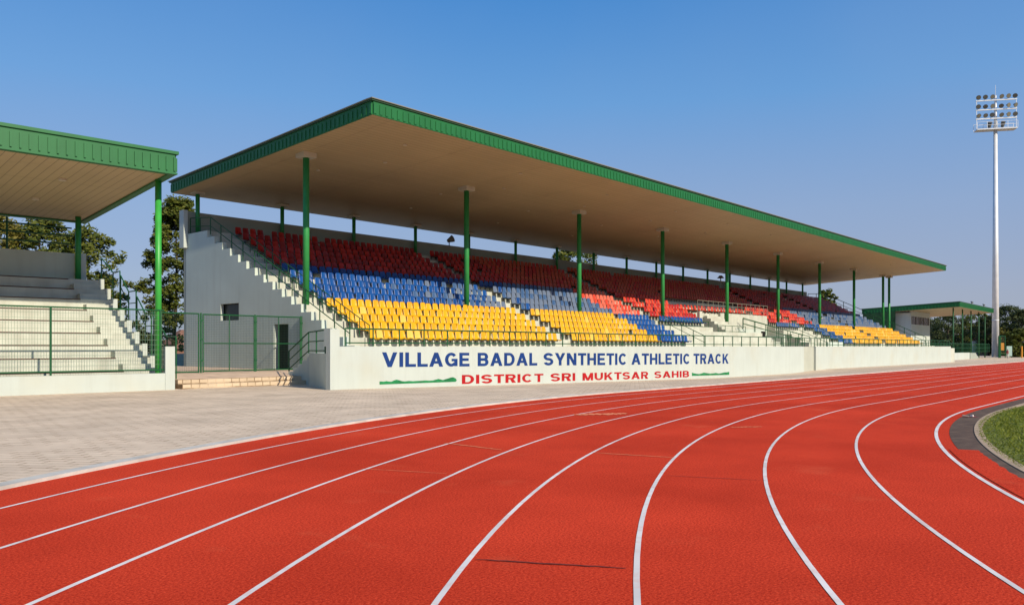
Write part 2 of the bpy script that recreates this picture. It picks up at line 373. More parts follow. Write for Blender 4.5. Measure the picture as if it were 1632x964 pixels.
# paved apron falling gently towards the walls
b = MB(); offs = [0.0, 0.6, 1.6, 2.8, 4, 5.2, 6.4, 7.6, 8.7, 11, 16, 30, 60]
base = path(42.42, 260, 262, 2.0)
rows = []
for k, d in enumerate(offs):
    rows.append([(x, y) for x, y in path(42.42 + d, 260, 262, 2.0)])
n = len(base)
b.add([(x, y, gz(x, y)) for r in rows for x, y in r],
      [(k * n + i, k * n + i + 1, (k + 1) * n + i + 1, (k + 1) * n + i) for k in range(len(offs) - 1) for i in range(n - 1)])
struct(b.build('pavement', M['paving'], smooth=True))
strip('running_track', 30.62, 42.20, 0.0, M['track'])
strip('kerb', 42.20, 42.42, 0.045, M['kerb'], thick=0.2)
lb = None
for k in range(1, 10):
    r = 31.2 + 1.27 * (9 - k); w = 0.045 if k < 9 else 0.058
    strip('lane_line', r - w / 2, r + w / 2, 0.004, M['white_line'], step=1.0)
# strip of old dark rubber between lane one and the grass, its red cover cut back part of the way
def sector(name, m, r_in, r_out, a0, a1, z, n=40, jag=0.0, thick=0.0):
    bb = MB(); vs = []
    for i in range(n + 1):
        a = R(a0 + (a1 - a0) * i / n)
        for r in (r_in + (random.uniform(-thick, thick) if thick else 0), r_out):
            vs.append((CX + r * math.cos(a), CY + r * math.sin(a), z))
    bb.add(vs, [(2 * i, 2 * i + 2, 2 * i + 3, 2 * i + 1) for i in range(n)])
    return struct(bb.build(name, m))
strip('drain_strip', 30.55, 30.98, 0.0035, M['strip'])
sector('track_overlap', M['track'], 30.72, 31.12, 108.3, 262, 0.0075, 600, 0.0, 0.02)
strip('infield_edging', 30.42, 30.565, 0.014, M['edging'], thick=0.05)
# infield: disc and the strip alongside the straight
b = MB(); P = path(30.44, 420, 262, 2.0); n = len(P)
b.add([(x, y, 0.006) for x, y in P] + [(420, CY, 0.006), (CX, CY, 0.006), (CX - 2, CY - 30.0, 0.006)], [tuple(range(n)) + (n + 2, n + 1, n)])
struct(b.build('infield', M['infield']))
# grass blades where the infield comes into view
b = MB()
for i in range(15000):
    a = R(random.uniform(88, 114)); d = 30.46 - abs(random.gauss(0, 1)) * 1.3
    if random.random() < 0.06: d = 30.44 + random.uniform(0, 0.06)
    x, y = CX + d * math.cos(a), CY + d * math.sin(a)
    h = random.uniform(0.02, 0.05) * (1.3 if d < 30.2 else 0.8); t = random.uniform(0, 6.28); w = random.uniform(0.006, 0.014)
    lx, ly = random.uniform(-.05, .05), random.uniform(-.05, .05)
    b.add([(x - w * math.cos(t), y - w * math.sin(t), 0.004), (x + w * math.cos(t), y + w * math.sin(t), 0.004), (x + lx, y + ly, h)], [(0, 1, 2)])
o = b.build('grass', M['grass']); o['kind'] = 'stuff'; o['label'] = 'short green grass on the infield edge'
# marks on the track
def mark(name, p, q, w, m, z=0.007, wob=0.3):
    p, q = Vector(p), Vector(q); d = q - p; nrm = Vector((-d.y, d.x)).normalized(); bb = MB(); vs = []; n = 26
    for i in range(n + 1):
        t = i / n; c = p + d * t + nrm * random.uniform(-w, w) * 0.25; ww = w * (1 - wob * random.random()) * (0.35 + 0.65 * math.sin(math.pi * min(1, max(0, 0.08 + t * 0.84))))
        vs += [(*(c - nrm * ww / 2), z), (*(c + nrm * ww / 2), z)]
    bb.add(vs, [(2 * i, 2 * i + 2, 2 * i + 3, 2 * i + 1) for i in range(n)])
    return struct(bb.build(name, m))
def gp(u, v, h=0.0):        # ground point measured in the survey photograph
    z = 1268 * (EYE - h) / (v - 552); x = (u - 816) / 1268 * z
    return (x * ST + z * CT, z * ST - x * CT)
mark('scuff_mark', gp(760, 892), gp(998, 906), 0.03, M['scuff'])
mark('scuff_mark', gp(1062, 758), gp(1220, 766), 0.02, M['scuff'])
mark('worn_patch', gp(945, 721.5), gp(1076, 729.5), 0.05, M['tan'])
mark('worn_patch', gp(708, 706), gp(800, 717), 0.06, M['tan'])
mark('worn_patch', gp(575, 747), gp(712, 755), 0.025, M['tan'])
mark('worn_patch', gp(915, 661), gp(1000, 659), 0.45, M['tan'])
mark('worn_patch', gp(1165, 681), gp(1215, 680), 0.12, M['tan'])

# ---------------------------------------------------------------- main grandstand
TB0, TRUN, TZ0, TRISE, NT = 28.45, 0.827, EYE, 0.397, 16
XL, XR = 21.75, 112.0
def tb(i): return TB0 + TRUN * i
def tz(i): return TZ0 + TRISE * i
stand = thing('grandstand', 'long roofed grandstand with green columns and rows of coloured seats', 'grandstand', (66, 36, 0))
def profile(i0, i1, yb, zb):
    pts = [(tb(i0), zb)]
    for i in range(i0, i1 + 1):
        pts.append((tb(i), tz(i))); pts.append((tb(i + 1), tz(i)))
    pts[-1] = (yb, tz(i1)); pts.append((yb, zb)); return pts
b = MB()
VX0, VX1 = 60.7, 75.0
b.prism_x(profile(0, NT, 44.15, -0.6), XL, VX0)
b.prism_x(profile(0, NT, 44.15, -0.6), VX1, XR)
b.prism_x(profile(10, NT, 44.15, -0.6), VX0, VX1)
b.box(XL, 65.7, 25.27, TB0, -0.6, 1.42)       # walkway behind the front wall
b.box(65.7, XR, 25.271, TB0, -0.6, 1.42)
terr = b.build('terrace', M['concrete'], stand)
# central dignitaries' box
b = MB()
ztop = EYE + 2.98
b.box(65.3, 75.0, 33.44, 33.66, 3.3, ztop)
b.box(60.72, 61.2, 33.0, 33.25, 3.3, ztop)
b.box(60.72, 74.98, 33.67, tb(10), ztop - 0.45, ztop - 0.1)
for k in range(4): b.box(60.72, 68.4, tb(k), 33.0, tz(k) - (0.397 if k else 0.9), tz(k))
b.box(65.9, 66.5, 33.0, 33.43, 2.9, EYE + 1.87)
for k in range(6): b.box(62.6 - .0 * k, 65.2, 31.6 + 0.34 * k, 34.5, tz(3) + 0.02 + 0.24 * k, tz(3) + 0.258 + 0.24 * k)
for k in range(7): b.box(69.2 + .55 * k, 69.75 + .55 * k, 30.6, 31.6, 1.42, tz(2) - .16 * k)
b.build('central_box', M['concrete'], stand)
b = MB()
for q_ in ((68.4, 75.0, 33.46, 33.65, 0.6, 3.297), (61.2, 65.3, 34.6, 34.75, 2.5, ztop - 0.46), (74.7, 74.97, 31.6, 33.43, 0.6, 2.7), (75.3, 79.2, 27.6, 27.8, 1.42, EYE + 0.42)):
    b = MB(); b.box(*q_); b.build('grey_panel', M['endwall'], stand)
b = MB(); b.box(73.7, 74.6, 33.42, 33.455, 1.4, 3.1); b.build('doorway', M['dark'], stand)
# rear parapet
b = MB(); b.box(21.46, 112.3, 44.15, 44.42, 0.0, EYE + 7.72); b.build('rear_parapet', M['parapet'], stand)
# end walls with their stepped tops
def endwall(x0, x1, name, m):
    pts = [(tb(0) - 0.0, -0.3)]
    for i in range(NT + 1):
        pts.append((tb(i), tz(i) + 0.03)); pts.append((tb(i + 1), tz(i) + 0.03))
    pts[-1] = (44.14, tz(NT) + 0.03); pts.append((44.14, -0.3))
    bb = MB(); bb.prism_x(pts, x0, x1); return bb.build(name, m, stand)
# the left one has a window and a doorway cut in it: assembled round the openings
XE = 21.45
WY0, WY1, WZ0, WZ1 = 38.3, 40.2, EYE + 1.36, EYE + 2.27
DY0, DY1, DZ1 = 33.67, 34.96, 2.72
def zt(y):
    i = int((y - TB0) / TRUN + 1e-6); return tz(min(i, NT)) + 0.03
ys = sorted({tb(i) for i in range(NT + 1)} | {WY0, WY1, DY0, DY1, 44.14})
b = MB()
for y0, y1 in zip(ys, ys[1:]):
    ym = (y0 + y1) / 2; top = zt(ym); segs = [(-0.3, top)]
    if WY0 < ym < WY1: segs = [(-0.3, WZ0), (WZ1, top)]
    if DY0 < ym < DY1: segs = [(-0.3, 0.5), (DZ1, top)]
    for z0, z1 in segs: b.box(XE, XE + 0.29, y0, y1, z0, z1)
ew = b.build('end_wall', M['endwall'], stand)
b = MB(); b.box(XE + 0.2, XE + 0.24, WY0, WY1, WZ0, WZ1); w = b.build('window', M['glass'], stand)
b = MB()
for y in (WY0 + 0.02, WY1 - 0.02): b.box(XE + 0.16, XE + 0.2, y - 0.02, y + 0.02, WZ0, WZ1)
b.box(XE + 0.16, XE + 0.2, WY0, WY1, WZ0, WZ0 + 0.04); b.box(XE + 0.16, XE + 0.2, WY0, WY1, WZ1 - 0.04, WZ1)
b.build('window_frame', M['dark'], w)
b = MB(); b.box(XE + 0.004, XE + 0.159, WY1 - 0.02, WY1 - 0.002, WZ0 + .003, WZ1 - .003); b.box(XE + 0.004, XE + 0.159, WY0 + .002, WY1 - .021, WZ0 + .002, WZ0 + .02); b.build('window_reveal', M['wall'], w)
b = MB(); b.box(XE + 0.24, XE + 0.27, DY0, DY1, 0.5, DZ1); d = b.build('door', M['dark'], stand)
b = MB()
b.box(XE + 0.02, XE + 0.24, DY1 - 0.06, DY1 - 0.002, 0.5, DZ1); b.build('door_frame', M['wall'], d)
b = MB(); b.box(XE - 0.015, XE - 0.0, DY0 - 0.75, DY0 - 0.12, 0.6, DZ1); b.build('pilaster', M['endwall'], stand)
endwall(112.0, 112.3, 'end_wall', M['endwall'])
# white top landing post of the rear corner
b = MB(); b.box(21.2, 21.44, 43.9, 44.42, EYE + 5.6, EYE + 7.74); b.build('corner_post', M['wall'], stand)

# roof: soffit falls to the rear
RX0, RX1, RY0, RY1 = 20.98, 113.2, 26.6, 44.85
def rz(y): return EYE + 9.71 - (y - RY0) * 0.0515
b = MB(); b.add([(RX0, RY0, rz(RY0)), (RX1, RY0, rz(RY0)), (RX1, RY1, rz(RY1)), (RX0, RY1, rz(RY1))], [(3, 2, 1, 0)])
roof = b.build('roof', M['soffit'], stand)
FT = 0.57
def fascia_boxes(b, x0, x1, y0, y1, zf, zr, ft, pitch, ribw, ribd):
    # boards on four sides, ribbed
    def side(p, q, nx, ny, za, zb):
        L = math.dist(p, q); dx, dy = (q[0] - p[0]) / L, (q[1] - p[1]) / L; n = int(L / pitch)
        def pt(t, o, z): return (p[0] + dx * t + nx * o, p[1] + dy * t + ny * o, z)
        b.hexa([pt(0, 0, za), pt(L, 0, zb), pt(L, .06, zb), pt(0, .06, za)], [pt(0, 0, za + ft), pt(L, 0, zb + ft), pt(L, .06, zb + ft), pt(0, .06, za + ft)])
        for i in range(n + 1):
            t = min(L - ribw, i * pitch); s0 = t / L; z0 = za + (zb - za) * s0
            b.hexa([pt(t, .06, z0 + .05), pt(t + ribw, .06, z0 + .05), pt(t + ribw, .06 + ribd, z0 + .05), pt(t, .06 + ribd, z0 + .05)],
                   [pt(t, .06, z0 + ft - .12), pt(t + ribw, .06, z0 + ft - .12), pt(t + ribw, .06 + ribd, z0 + ft - .12), pt(t, .06 + ribd, z0 + ft - .12)])
    side((x0, y0), (x1, y0), 0, -1, zf, zf)
    side((x0, y0), (x0, y1), -1, 0, zf, zr)
    side((x1, y0), (x1, y1), 1, 0, zf, zr)
    side((x0, y1), (x1, y1), 0, 1, zr, zr)
def capping(b, x0, x1, y0, y1, zf, zr, e, h):
    # edge strips all round
    def q(a, c, za, zc, nx, ny, w=0.18):
        b.hexa([(a[0] - nx * w, a[1] - ny * w, za), (c[0] - nx * w, c[1] - ny * w, zc), (c[0] + nx * e, c[1] + ny * e, zc), (a[0] + nx * e, a[1] + ny * e, za)],
               [(a[0] - nx * w, a[1] - ny * w, za + h), (c[0] - nx * w, c[1] - ny * w, zc + h), (c[0] + nx * e, c[1] + ny * e, zc + h), (a[0] + nx * e, a[1] + ny * e, za + h)])
    q((x0 - e, y0), (x1 + e, y0), zf, zf, 0, -1); q((x0, y0 + .181), (x0, y1 - .181), zf, zr, -1, 0)
    q((x1, y0 + .181), (x1, y1 - .181), zf, zr, 1, 0); q((x0 - e, y1), (x1 + e, y1), zr, zr, 0, 1)
b = MB(); fascia_boxes(b, RX0, RX1, RY0, RY1, rz(RY0), rz(RY1), FT, 0.32, 0.14, 0.03); b.build('fascia', M['fascia'], roof)
b = MB(); capping(b, RX0, RX1, RY0, RY1, rz(RY0) + FT + .002, rz(RY1) + FT + .002, 0.12, 0.065); b.build('roof_trim', M['cap'], roof)
b = MB(); capping(b, RX0 - .02, RX1 + .02, RY0 - .02, RY1 + .02, rz(RY0) + FT + .069, rz(RY1) + FT + .069, 0.16, 0.035); b.build('flashing', M['trim'], roof)
b = MB(); b.add([(RX0, RY0, rz(RY0) + FT + .02), (RX1, RY0, rz(RY0) + FT + .02), (RX1, RY1, rz(RY1) + FT + .02), (RX0, RY1, rz(RY1) + FT + .02)], [(0, 1, 2, 3)])
b.build('roof_deck', M['deck'], roof)
# recessed lamps of the soffit
b = MB(); b.tube((0, 0, -0.05), (0, 0, 0.0), 0.10, 12); lampmesh = None
for i in range(11):
    for j, yy in enumerate((29.0, 32.0, 35.4, 39.6)):
        x = 24.6 + 8.3 * i + (1.8 if j % 2 else 0) + random.uniform(-.4, .4)
        if x > 111.5: continue
        if lampmesh is None:
            o = b.build('downlight', M['lamp'], roof); lampmesh = o
            o.location = (x - 66, yy - 36, rz(yy)); o.data.transform(__import__('mathutils').Matrix.Translation((66, 36, 0)))
        else:
            o = lampmesh.copy(); COL.objects.link(o); o.parent = roof; o.location = (x - 66, yy - 36, rz(yy))
# columns
YC = 33.25
colx = [22.17 + 11 * i for i in range(9)] + [112.7]
for x in colx:
    i = (YC - TB0) / TRUN; zb = tz(int(i)) if x < 112 else 0.0
    if VX0 < x < VX1: zb = EYE + 1.87
    b = MB(); zt_ = rz(YC) - 0.22
    b.tube((x, YC, zb), (x, YC, zt_), 0.155, 20)
    c = b.build('column', M['green'], stand, smooth=True)
    b = MB(); b.box(x - 0.36, x + 0.36, YC - 0.36, YC + 0.36, zt_, rz(YC) + 0.02); b.build('column_cap', M['colcap'], c)
for i in range(17):
    x = 22.0 + 5.5 * i; yy = 43.85
    b = MB(); b.tube((x, yy, tz(NT)), (x, yy, rz(yy) - 0.12), 0.12, 14)
    c = b.build('rear_column', M['green'], stand, smooth=True)
    b = MB(); b.box(x - 0.3, x + 0.3, yy - 0.3, yy + 0.3, rz(yy) - 0.1, rz(yy) + 0.02); b.build('column_cap', M['colcap'], c)

# ---------------------------------------------------------------- seats
def seat_geo():
    prof = [(-.215, .335, .32), (-.20, .385, .37), (-.04, .365, .39), (.10, .365, .395), (.165, .415, .395), (.195, .56, .39), (.222, .70, .37), (.236, .775, .32), (.241, .792, .22)]
    xs = (-.5, -.28, 0, .28, .5); bulge = (-.028, -.004, .004, -.004, -.028)
    V, F = [], []
    for side in (0, 1):
        for k, (y, z, w) in enumerate(prof):
            up = k <= 3
            for t, g in zip(xs, bulge):
                yy, zz = y, z
                if up: zz -= g * 0.8
                else: yy += g
                if side: yy, zz = (yy, zz - .014) if up else (yy + .014, zz - 0.004)
                V.append((t * w, yy, zz))
    nr, nc = len(prof), 5; off = nr * nc
    for k in range(nr - 1):
        for c in range(nc - 1):
            a = k * nc + c
            F.append((a, a + 1, a + nc + 1, a + nc)); F.append((off + a, off + a + nc, off + a + nc + 1, off + a + 1))
    for k in range(nr - 1):
        for c in (0, nc - 1):
            a = k * nc + c; F.append((a, a + nc, off + a + nc, off + a))
    for k in (0, nr - 1):
        for c in range(nc - 1):
            a = k * nc + c; F.append((a, a + 1, off + a + 1, off + a))
    return V, F
SV, SF = seat_geo()
br = MB(); br.box(-.03, .03, -.06, .292, 0.295, .362); br.box(-.05, .05, .27, .294, .2, .36)
SEATCOL = {'yellow': ('y0', 'y1'), 'blue': ('b0', 'b1', 'b2', 'b3'), 'red': ('r0', 'r1', 'r2', 'r3')}
seatmesh = {}
for k in ('y0', 'y1', 'y2', 'b0', 'b1', 'b2', 'b3', 'r0', 'r1', 'r2', 'r3', 'r4'):
    me = bpy.data.meshes.new('seat_shell'); me.from_pydata(SV, [], SF); me.materials.append(M[k])
    me.polygons.foreach_set('use_smooth', [True] * len(me.polygons)); seatmesh[k] = me
bme = bpy.data.meshes.new('seat_bracket'); bme.from_pydata(br.v, [], br.f); bme.materials.append(M['bracket'])

def zone(i, x):
    """which colour stands at row i, distance x along the stand"""
    xm = x if x < 67 else 134 - x       # the layout mirrors about the middle
    left = x < 67
    if i >= 10: return 'red'
    if i >= 5:
        if xm < 48.0: return 'blue'
        if xm < 60.5: return 'red'
        return 'red' if i >= 8 else None
    if xm < 47.75: return 'yellow'
    if i == 4: return 'blue' if xm < 60.4 else None
    return 'blue' if xm < 51.6 else None
def aisle(i, x):
    xm = x if x < 67 else 134 - x
    if 36.6 < xm < 37.9 or 52.0 < xm < 53.4: return True
    if VX0 - .2 < x < VX1 + .2 and i < 10: return True
    return False
def shade(col, i, x):
    r = random.random()
    if col == 'yellow': return 'y0' if r < .64 else ('y1' if r < .93 else 'y2')
    if col == 'blue':
        xm = x
        if i < 5: return ('b0', 'b1', 'b2', 'b3')[0 if r < .6 else (1 if r < .85 else 2)] if x < 70 else ('b0', 'b2', 'b3')[0 if r < .4 else (1 if r < .8 else 2)]
        if i == 9 and x < 40: return 'b1' if r < .6 else 'b0'
        f = min(1, max(0, (x - 27) / 14)) if x < 67 else 1.0
        if r < f: return 'b3' if random.random() < .35 + .4 * f else 'b2'
        return 'b0' if random.random() < .7 else 'b1'
    if i >= 10:
        return ('r0', 'r1')[0 if r < .55 else 1] if x < 42 or x > 80 else ('r0', 'r4')[0 if r < .35 else 1]
    if x < 53: return 'r3' if r < .55 else 'r2'
    return 'r2' if r < .6 else 'r0'
seats = []; PITCH = 0.462
for i in range(16):
    x = 22.95 + 0.02 * i
    while x < 111.5:
        c = zone(i, x)
        if c and not aisle(i, x):
            miss = random.random() < 0.009
            if not miss: seats.append((i, x, c))
        x += PITCH
# a few loose chairs on the deck of the central box
deckz = ztop - 0.1
boxseats = [(61.2 + 0.62 * k + random.uniform(-.06, .06), yy_, 'red') for yy_ in (35.2, 36.2) for k in range(22)]
def pxsize(s):
    i, x, c = s; y = 28.98 + TRUN * i; z = tz(i); return 1 / math.sqrt(x * x + y * y + (z - EYE) ** 2)
order = sorted(range(len(seats)), key=lambda k: -pxsize(seats[k]))
near = set(order[:300])
ORD = ['first', 'second', 'third', 'fourth', 'fifth', 'sixth', 'seventh', 'eighth', 'ninth', 'tenth', 'eleventh', 'twelfth', 'thirteenth', 'fourteenth', 'fifteenth',
       'sixteenth', 'seventeenth', 'eighteenth', 'nineteenth', 'twentieth', 'twenty-first', 'twenty-second', 'twenty-third', 'twenty-fourth', 'twenty-fifth',
       'twenty-sixth', 'twenty-seventh', 'twenty-eighth', 'twenty-ninth', 'thirtieth', 'thirty-first', 'thirty-second', 'thirty-third', 'thirty-fourth', 'thirty-fifth']
count = {}
far = []
for k, (i, x, c) in enumerate(seats):
    ii = count.get(i, 0); count[i] = ii + 1
    key = shade(c, i, x); loc = (x, 28.98 + TRUN * i, tz(i))
    rot = random.gauss(0, 0.035)
    if k in near:
        o = bpy.data.objects.new('stadium_seat', seatmesh[key]); COL.objects.link(o); o.location = loc; o.rotation_euler = (random.gauss(0, .035), random.gauss(0, .012), rot)
        rr = i if c == 'yellow' else (i - 5 if c == 'blue' else i - 10)
        tag(o, f'{c} plastic seat, {ORD[ii]} from the end stairs in the {ORD[rr]} {c} row up', 'seat', f'{c} grandstand seats')
        q = bpy.data.objects.new('bracket', bme); COL.objects.link(q); q.parent = o
    else:
        far.append((loc, rot, key))
for x, y, c in boxseats: far.append(((x, y, deckz), random.uniform(-.3, .3), 'r2' if random.random() < .6 else 'r0'))
keys = sorted(seatmesh); V, F, MI = [], [], []
nb = len(br.v)
for (lx, ly, lz), rot, key in far:
    c, s = math.cos(rot), math.sin(rot); o0 = len(V); mi = keys.index(key)
    V += [(lx + px * c - py * s, ly + px * s + py * c, lz + pz) for px, py, pz in SV]
    F += [tuple(q + o0 for q in f) for f in SF]; MI += [mi] * len(SF)
    o0 = len(V)
    V += [(lx + px, ly + py, lz + pz) for px, py, pz in br.v]
    F += [tuple(q + o0 for q in f) for f in br.f]; MI += [len(keys)] * len(br.f)
me = bpy.data.meshes.new('stadium_seats'); me.from_pydata(V, [], F)
for k in keys: me.materials.append(M[k])
me.materials.append(M['bracket'])
me.polygons.foreach_set('material_index', MI); me.polygons.foreach_set('use_smooth', [m_ < len(keys) for m_ in MI]); me.update()
o = bpy.data.objects.new('stadium_seats', me); COL.objects.link(o); o['kind'] = 'stuff'
o['label'] = 'farther rows of yellow, blue and red grandstand seats'; o['category'] = 'seats'

# ---------------------------------------------------------------- front walls and lettering
def wall_run(name, label, x0, x1, y0=25.0, th=0.27):
    t = thing(name, label, 'wall', ((x0 + x1) / 2, y0, 0)); bb = MB(); n = max(2, int((x1 - x0) / 3)); xs = [x0 + (x1 - x0) * i / n for i in range(n + 1)]
    vs = []
    for x in xs: vs += [(x, y0, gz(x, y0) - .25), (x, y0, EYE), (x, y0 + th, EYE), (x, y0 + th, gz(x, y0) - .25)]
    fs = []
    for i in range(n):
        for j in range(3): fs.append((4 * i + j, 4 * i + 4 + j, 4 * i + 5 + j, 4 * i + 1 + j))
    fs += [(0, 1, 2, 3), (4 * n + 3, 4 * n + 2, 4 * n + 1, 4 * n)]
    bb.add(vs, fs); bb.build('wall_body', M['wall'], t); return t
W1 = wall_run('front_wall', 'white wall painted with the blue and red stadium lettering', 17.72, 63.0)
b = MB(); b.box(62.7, 65.8, 25.18, 25.269, -.8, EYE - .01); ret = b  # shallow panel added across the open gap, since a deep opening came out too dark
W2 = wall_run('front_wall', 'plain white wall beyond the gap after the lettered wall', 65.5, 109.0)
ret.build('added_gap_panel', mat('gap_shade_tone', (0.40, 0.415, 0.35), 0.85, 0.06, 1.0), W2)  # shade of the gap put into a slightly darker wall colour
b = MB(); b.box(17.722, 18.15, 25.002, 25.4, EYE + .001, EYE + 0.66); b.build('corner_pier', M['wall'], W1)
def u2x(u, yw): return yw * (1701 / (1950 - u) - .6665) / .7455
def v2z(u, v, yw): return EYE + (552 - v) * 1.3415 / (1950 - u) * yw

def glyph(ch, t=0.235, tv=0.20):
    """heavy sans capitals drawn as flat outlines, unit height; returns polygons and the width"""
    P = []; ly = [0]
    def q(*p): P.append((list(p), ly[0]))
    def rect(x0, y0, x1, y1): q((x0, y0), (x1, y0), (x1, y1), (x0, y1))
    def arc(cx, cy, rx, ry, a0, a1, n=18):
        for k in range(n):
            a, c = R(a0 + (a1 - a0) * k / n), R(a0 + (a1 - a0) * (k + 1) / n)
            q((cx + (rx - t) * math.cos(a), cy + (ry - tv) * math.sin(a)), (cx + rx * math.cos(a), cy + ry * math.sin(a)), (cx + rx * math.cos(c), cy + ry * math.sin(c)), (cx + (rx - t) * math.cos(c), cy + (ry - tv) * math.sin(c)))
    up = lambda: ly.__setitem__(0, ly[0] + 1)
    w = .8
    if ch == 'I': w = t; rect(0, 0, t, 1)
    elif ch == 'L': w = .68; rect(0, 0, t, 1); rect(t, 0, w, tv)
    elif ch == 'E': w = .74; rect(0, 0, t, 1); rect(t, 0, w, tv); rect(t, .5 - tv / 2, w - .06, .5 + tv / 2); rect(t, 1 - tv, w - .02, 1)
    elif ch == 'T': w = .76; rect(0, 1 - tv, w, 1); rect(w / 2 - t / 2, 0, w / 2 + t / 2, 1 - tv)
    elif ch == 'H': w = .82; rect(0, 0, t, 1); rect(w - t, 0, w, 1); rect(t, .5 - tv / 2, w - t, .5 + tv / 2)
    elif ch == 'V': w = .92; q((0, 1), (w / 2 - t * .52, 0), (w / 2 + t * .52, 0), (t * 1.1, 1)); up(); q((w - t * 1.1, 1), (w / 2 - t * .52, 0), (w / 2 + t * .52, 0), (w, 1))
    elif ch == 'A': w = .94; q((0, 0), (t * 1.1, 0), (w / 2 + t * .55, 1), (w / 2 - t * .55, 1)); up(); q((w - t * 1.1, 0), (w, 0), (w / 2 + t * .55, 1), (w / 2 - t * .55, 1)); up(); rect(.24, .22, w - .24, .22 + tv * .9)
    elif ch == 'N': w = .84; rect(0, 0, t, 1); rect(w - t, 0, w, 1); up(); q((0, 1), (w - t * 1.15, 0), (w, 0), (t * 1.15, 1))
    elif ch == 'M': w = 1.0; rect(0, 0, t, 1); rect(w - t, 0, w, 1); up(); q((0.02, 1), (w / 2 - t * .5, 0), (w / 2 + t * .5, 0), (t * 1.15, 1)); up(); q((w - t * 1.15, 1), (w / 2 - t * .5, 0), (w / 2 + t * .5, 0), (w - .02, 1))
    elif ch == 'Y': w = .88; rect(w / 2 - t / 2, 0, w / 2 + t / 2, .42); up(); q((0, 1), (w / 2 - t / 2, .38), (w / 2 + t / 2, .38), (t * 1.15, 1)); up(); q((w - t * 1.15, 1), (w / 2 - t / 2, .38), (w / 2 + t / 2, .38), (w, 1))
    elif ch == 'K': w = .86; rect(0, 0, t, 1); up(); q((t - .02, .28), (t - .02, .54), (w - t * 1.3, 1), (w - .02, 1)); up(); q((.30, .50), (.46, .66), (w, 0), (w - t * 1.25, 0))
    elif ch == 'U': w = .82; rect(0, .42, t, 1); rect(w - t, .42, w, 1); arc(w / 2, .42, w / 2, .42, 180, 360)
    elif ch == 'D': w = .84; rect(0, 0, t, 1); x = w - .44; rect(t, 0, x, tv); rect(t, 1 - tv, x, 1); arc(x, .5, .44, .5, -90, 90)
    elif ch in 'BR':
        w = .80; rect(0, 0, t, 1); h = .5 + tv / 2; x = w - .30 - (.03 if ch == 'B' else 0)
        rect(t, 1 - tv, x, 1); rect(t, 1 - h, x, 1 - h + tv); arc(x, 1 - h / 2, .30, h / 2, -90, 90)
        if ch == 'B': up(); rect(t, 0, x, tv); rect(t, h - tv, x, h); arc(x, h / 2, .33, h / 2, -90, 90)
        else: up(); q((x - .16, .46), (x + .1, .46), (w + .02, 0), (w - t * 1.25, 0))
    elif ch == 'S': w = .80; h = .25 + tv / 4; arc(w / 2, 1 - h, w / 2, h, 18, 270); arc(w / 2, h, w / 2, h, 90, -162)
    elif ch == 'C': w = .86; arc(w / 2, .5, w / 2, .5, 40, 320, 28)
    elif ch == 'G': w = .88; arc(w / 2, .5, w / 2, .5, 40, 318, 28); up(); rect(w / 2 + .02, .38, w, .38 + tv * .9); up(); rect(w - t, .03, w - .001, .40)
    return P, w
def word(txt, u0, u1, tl, bl, tr, br_, m, parent):
    polys, x = [], 0.0
    for ch in txt:
        P, w = glyph(ch); polys += [([(a + x, c) for a, c in p], l) for p, l in P]; x += w + (.13 if ch not in 'LT' else .09)
    W = max(a for p, l in polys for a, c in p); yw = 25.0; X0, X1 = u2x(u0, yw), u2x(u1, yw)
    zt0, zb0, zt1, zb1 = v2z(u0, tl, yw), v2z(u0, bl, yw), v2z(u1, tr, yw), v2z(u1, br_, yw); bb = MB()
    for p, l in polys:
        vs = []
        for a, c in p:
            f_ = a / W; z0, z1 = zb0 + (zb1 - zb0) * f_, zt0 + (zt1 - zt0) * f_
            vs.append((X0 + (X1 - X0) * f_, yw - .004 - .0012 * l, z0 + (z1 - z0) * c))
        bb.add(vs, [tuple(range(len(vs)))])
    return bb.build('lettering', m, parent)
for a in (('VILLAGE', 609, 748.5, 561.2, 584.9, 562, 583.7), ('BADAL', 761.5, 856.5, 562, 583.4, 562.3, 582.3), ('SYNTHETIC', 866.5, 998, 562.2, 582.3, 563, 581.3),
          ('ATHLETIC', 1006.5, 1099, 563, 581, 563.4, 580), ('TRACK', 1105.5, 1161.5, 563.4, 580, 563.7, 579.2)):
    word(*a, M['blue_letter'], W1)
for a in (('DISTRICT', 736.3, 866.3, 597.3, 611.8, 595.3, 608.4), ('SRI', 877.5, 917, 594.9, 607.7, 594.2, 606.7), ('MUKTSAR', 928.5, 1033.5, 594.2, 606.3, 592, 603.4), ('SAHIB', 1043, 1098.5, 591.8, 602.5, 590.6, 600.9)):
    word(*a, M['red_letter'], W1)
def brush(pts_top, pts_bot, parent):
    bb = MB(); yw = 25.0
    t = [(u2x(u, yw), yw - .005, v2z(u, v, yw)) for u, v in pts_top]; q = [(u2x(u, yw), yw - .005, v2z(u, v, yw)) for u, v in pts_bot]
    n = len(t); bb.add(q + t, [(i, i + 1, n + i + 1, n + i) for i in range(n - 1)]); return bb.build('painted_hills', M['green_letter'], parent)
us = [605, 612, 616, 620, 624, 628, 632, 636, 641, 645, 652, 658, 665, 672, 678, 684, 690, 695, 699, 703, 706, 710, 714, 718, 722, 726, 728]
tp = [607.6, 608, 607, 607.8, 608, 606, 604.8, 605.6, 607.2, 607.6, 606.8, 607.3, 606.8, 606.6, 606, 606.4, 606, 604.6, 603.6, 604.6, 605.4, 604, 603, 601.6, 600.8, 602.6, 605]
bt = [612.6 - (u - 605) * .036 for u in us]; bt[-1] = 606.5
brush(list(zip(us, tp)), list(zip(us, bt)), W1)
us = [1103, 1106, 1110, 1114, 1118, 1122, 1127, 1132, 1137, 1141, 1146, 1150, 1154, 1158, 1162.5]
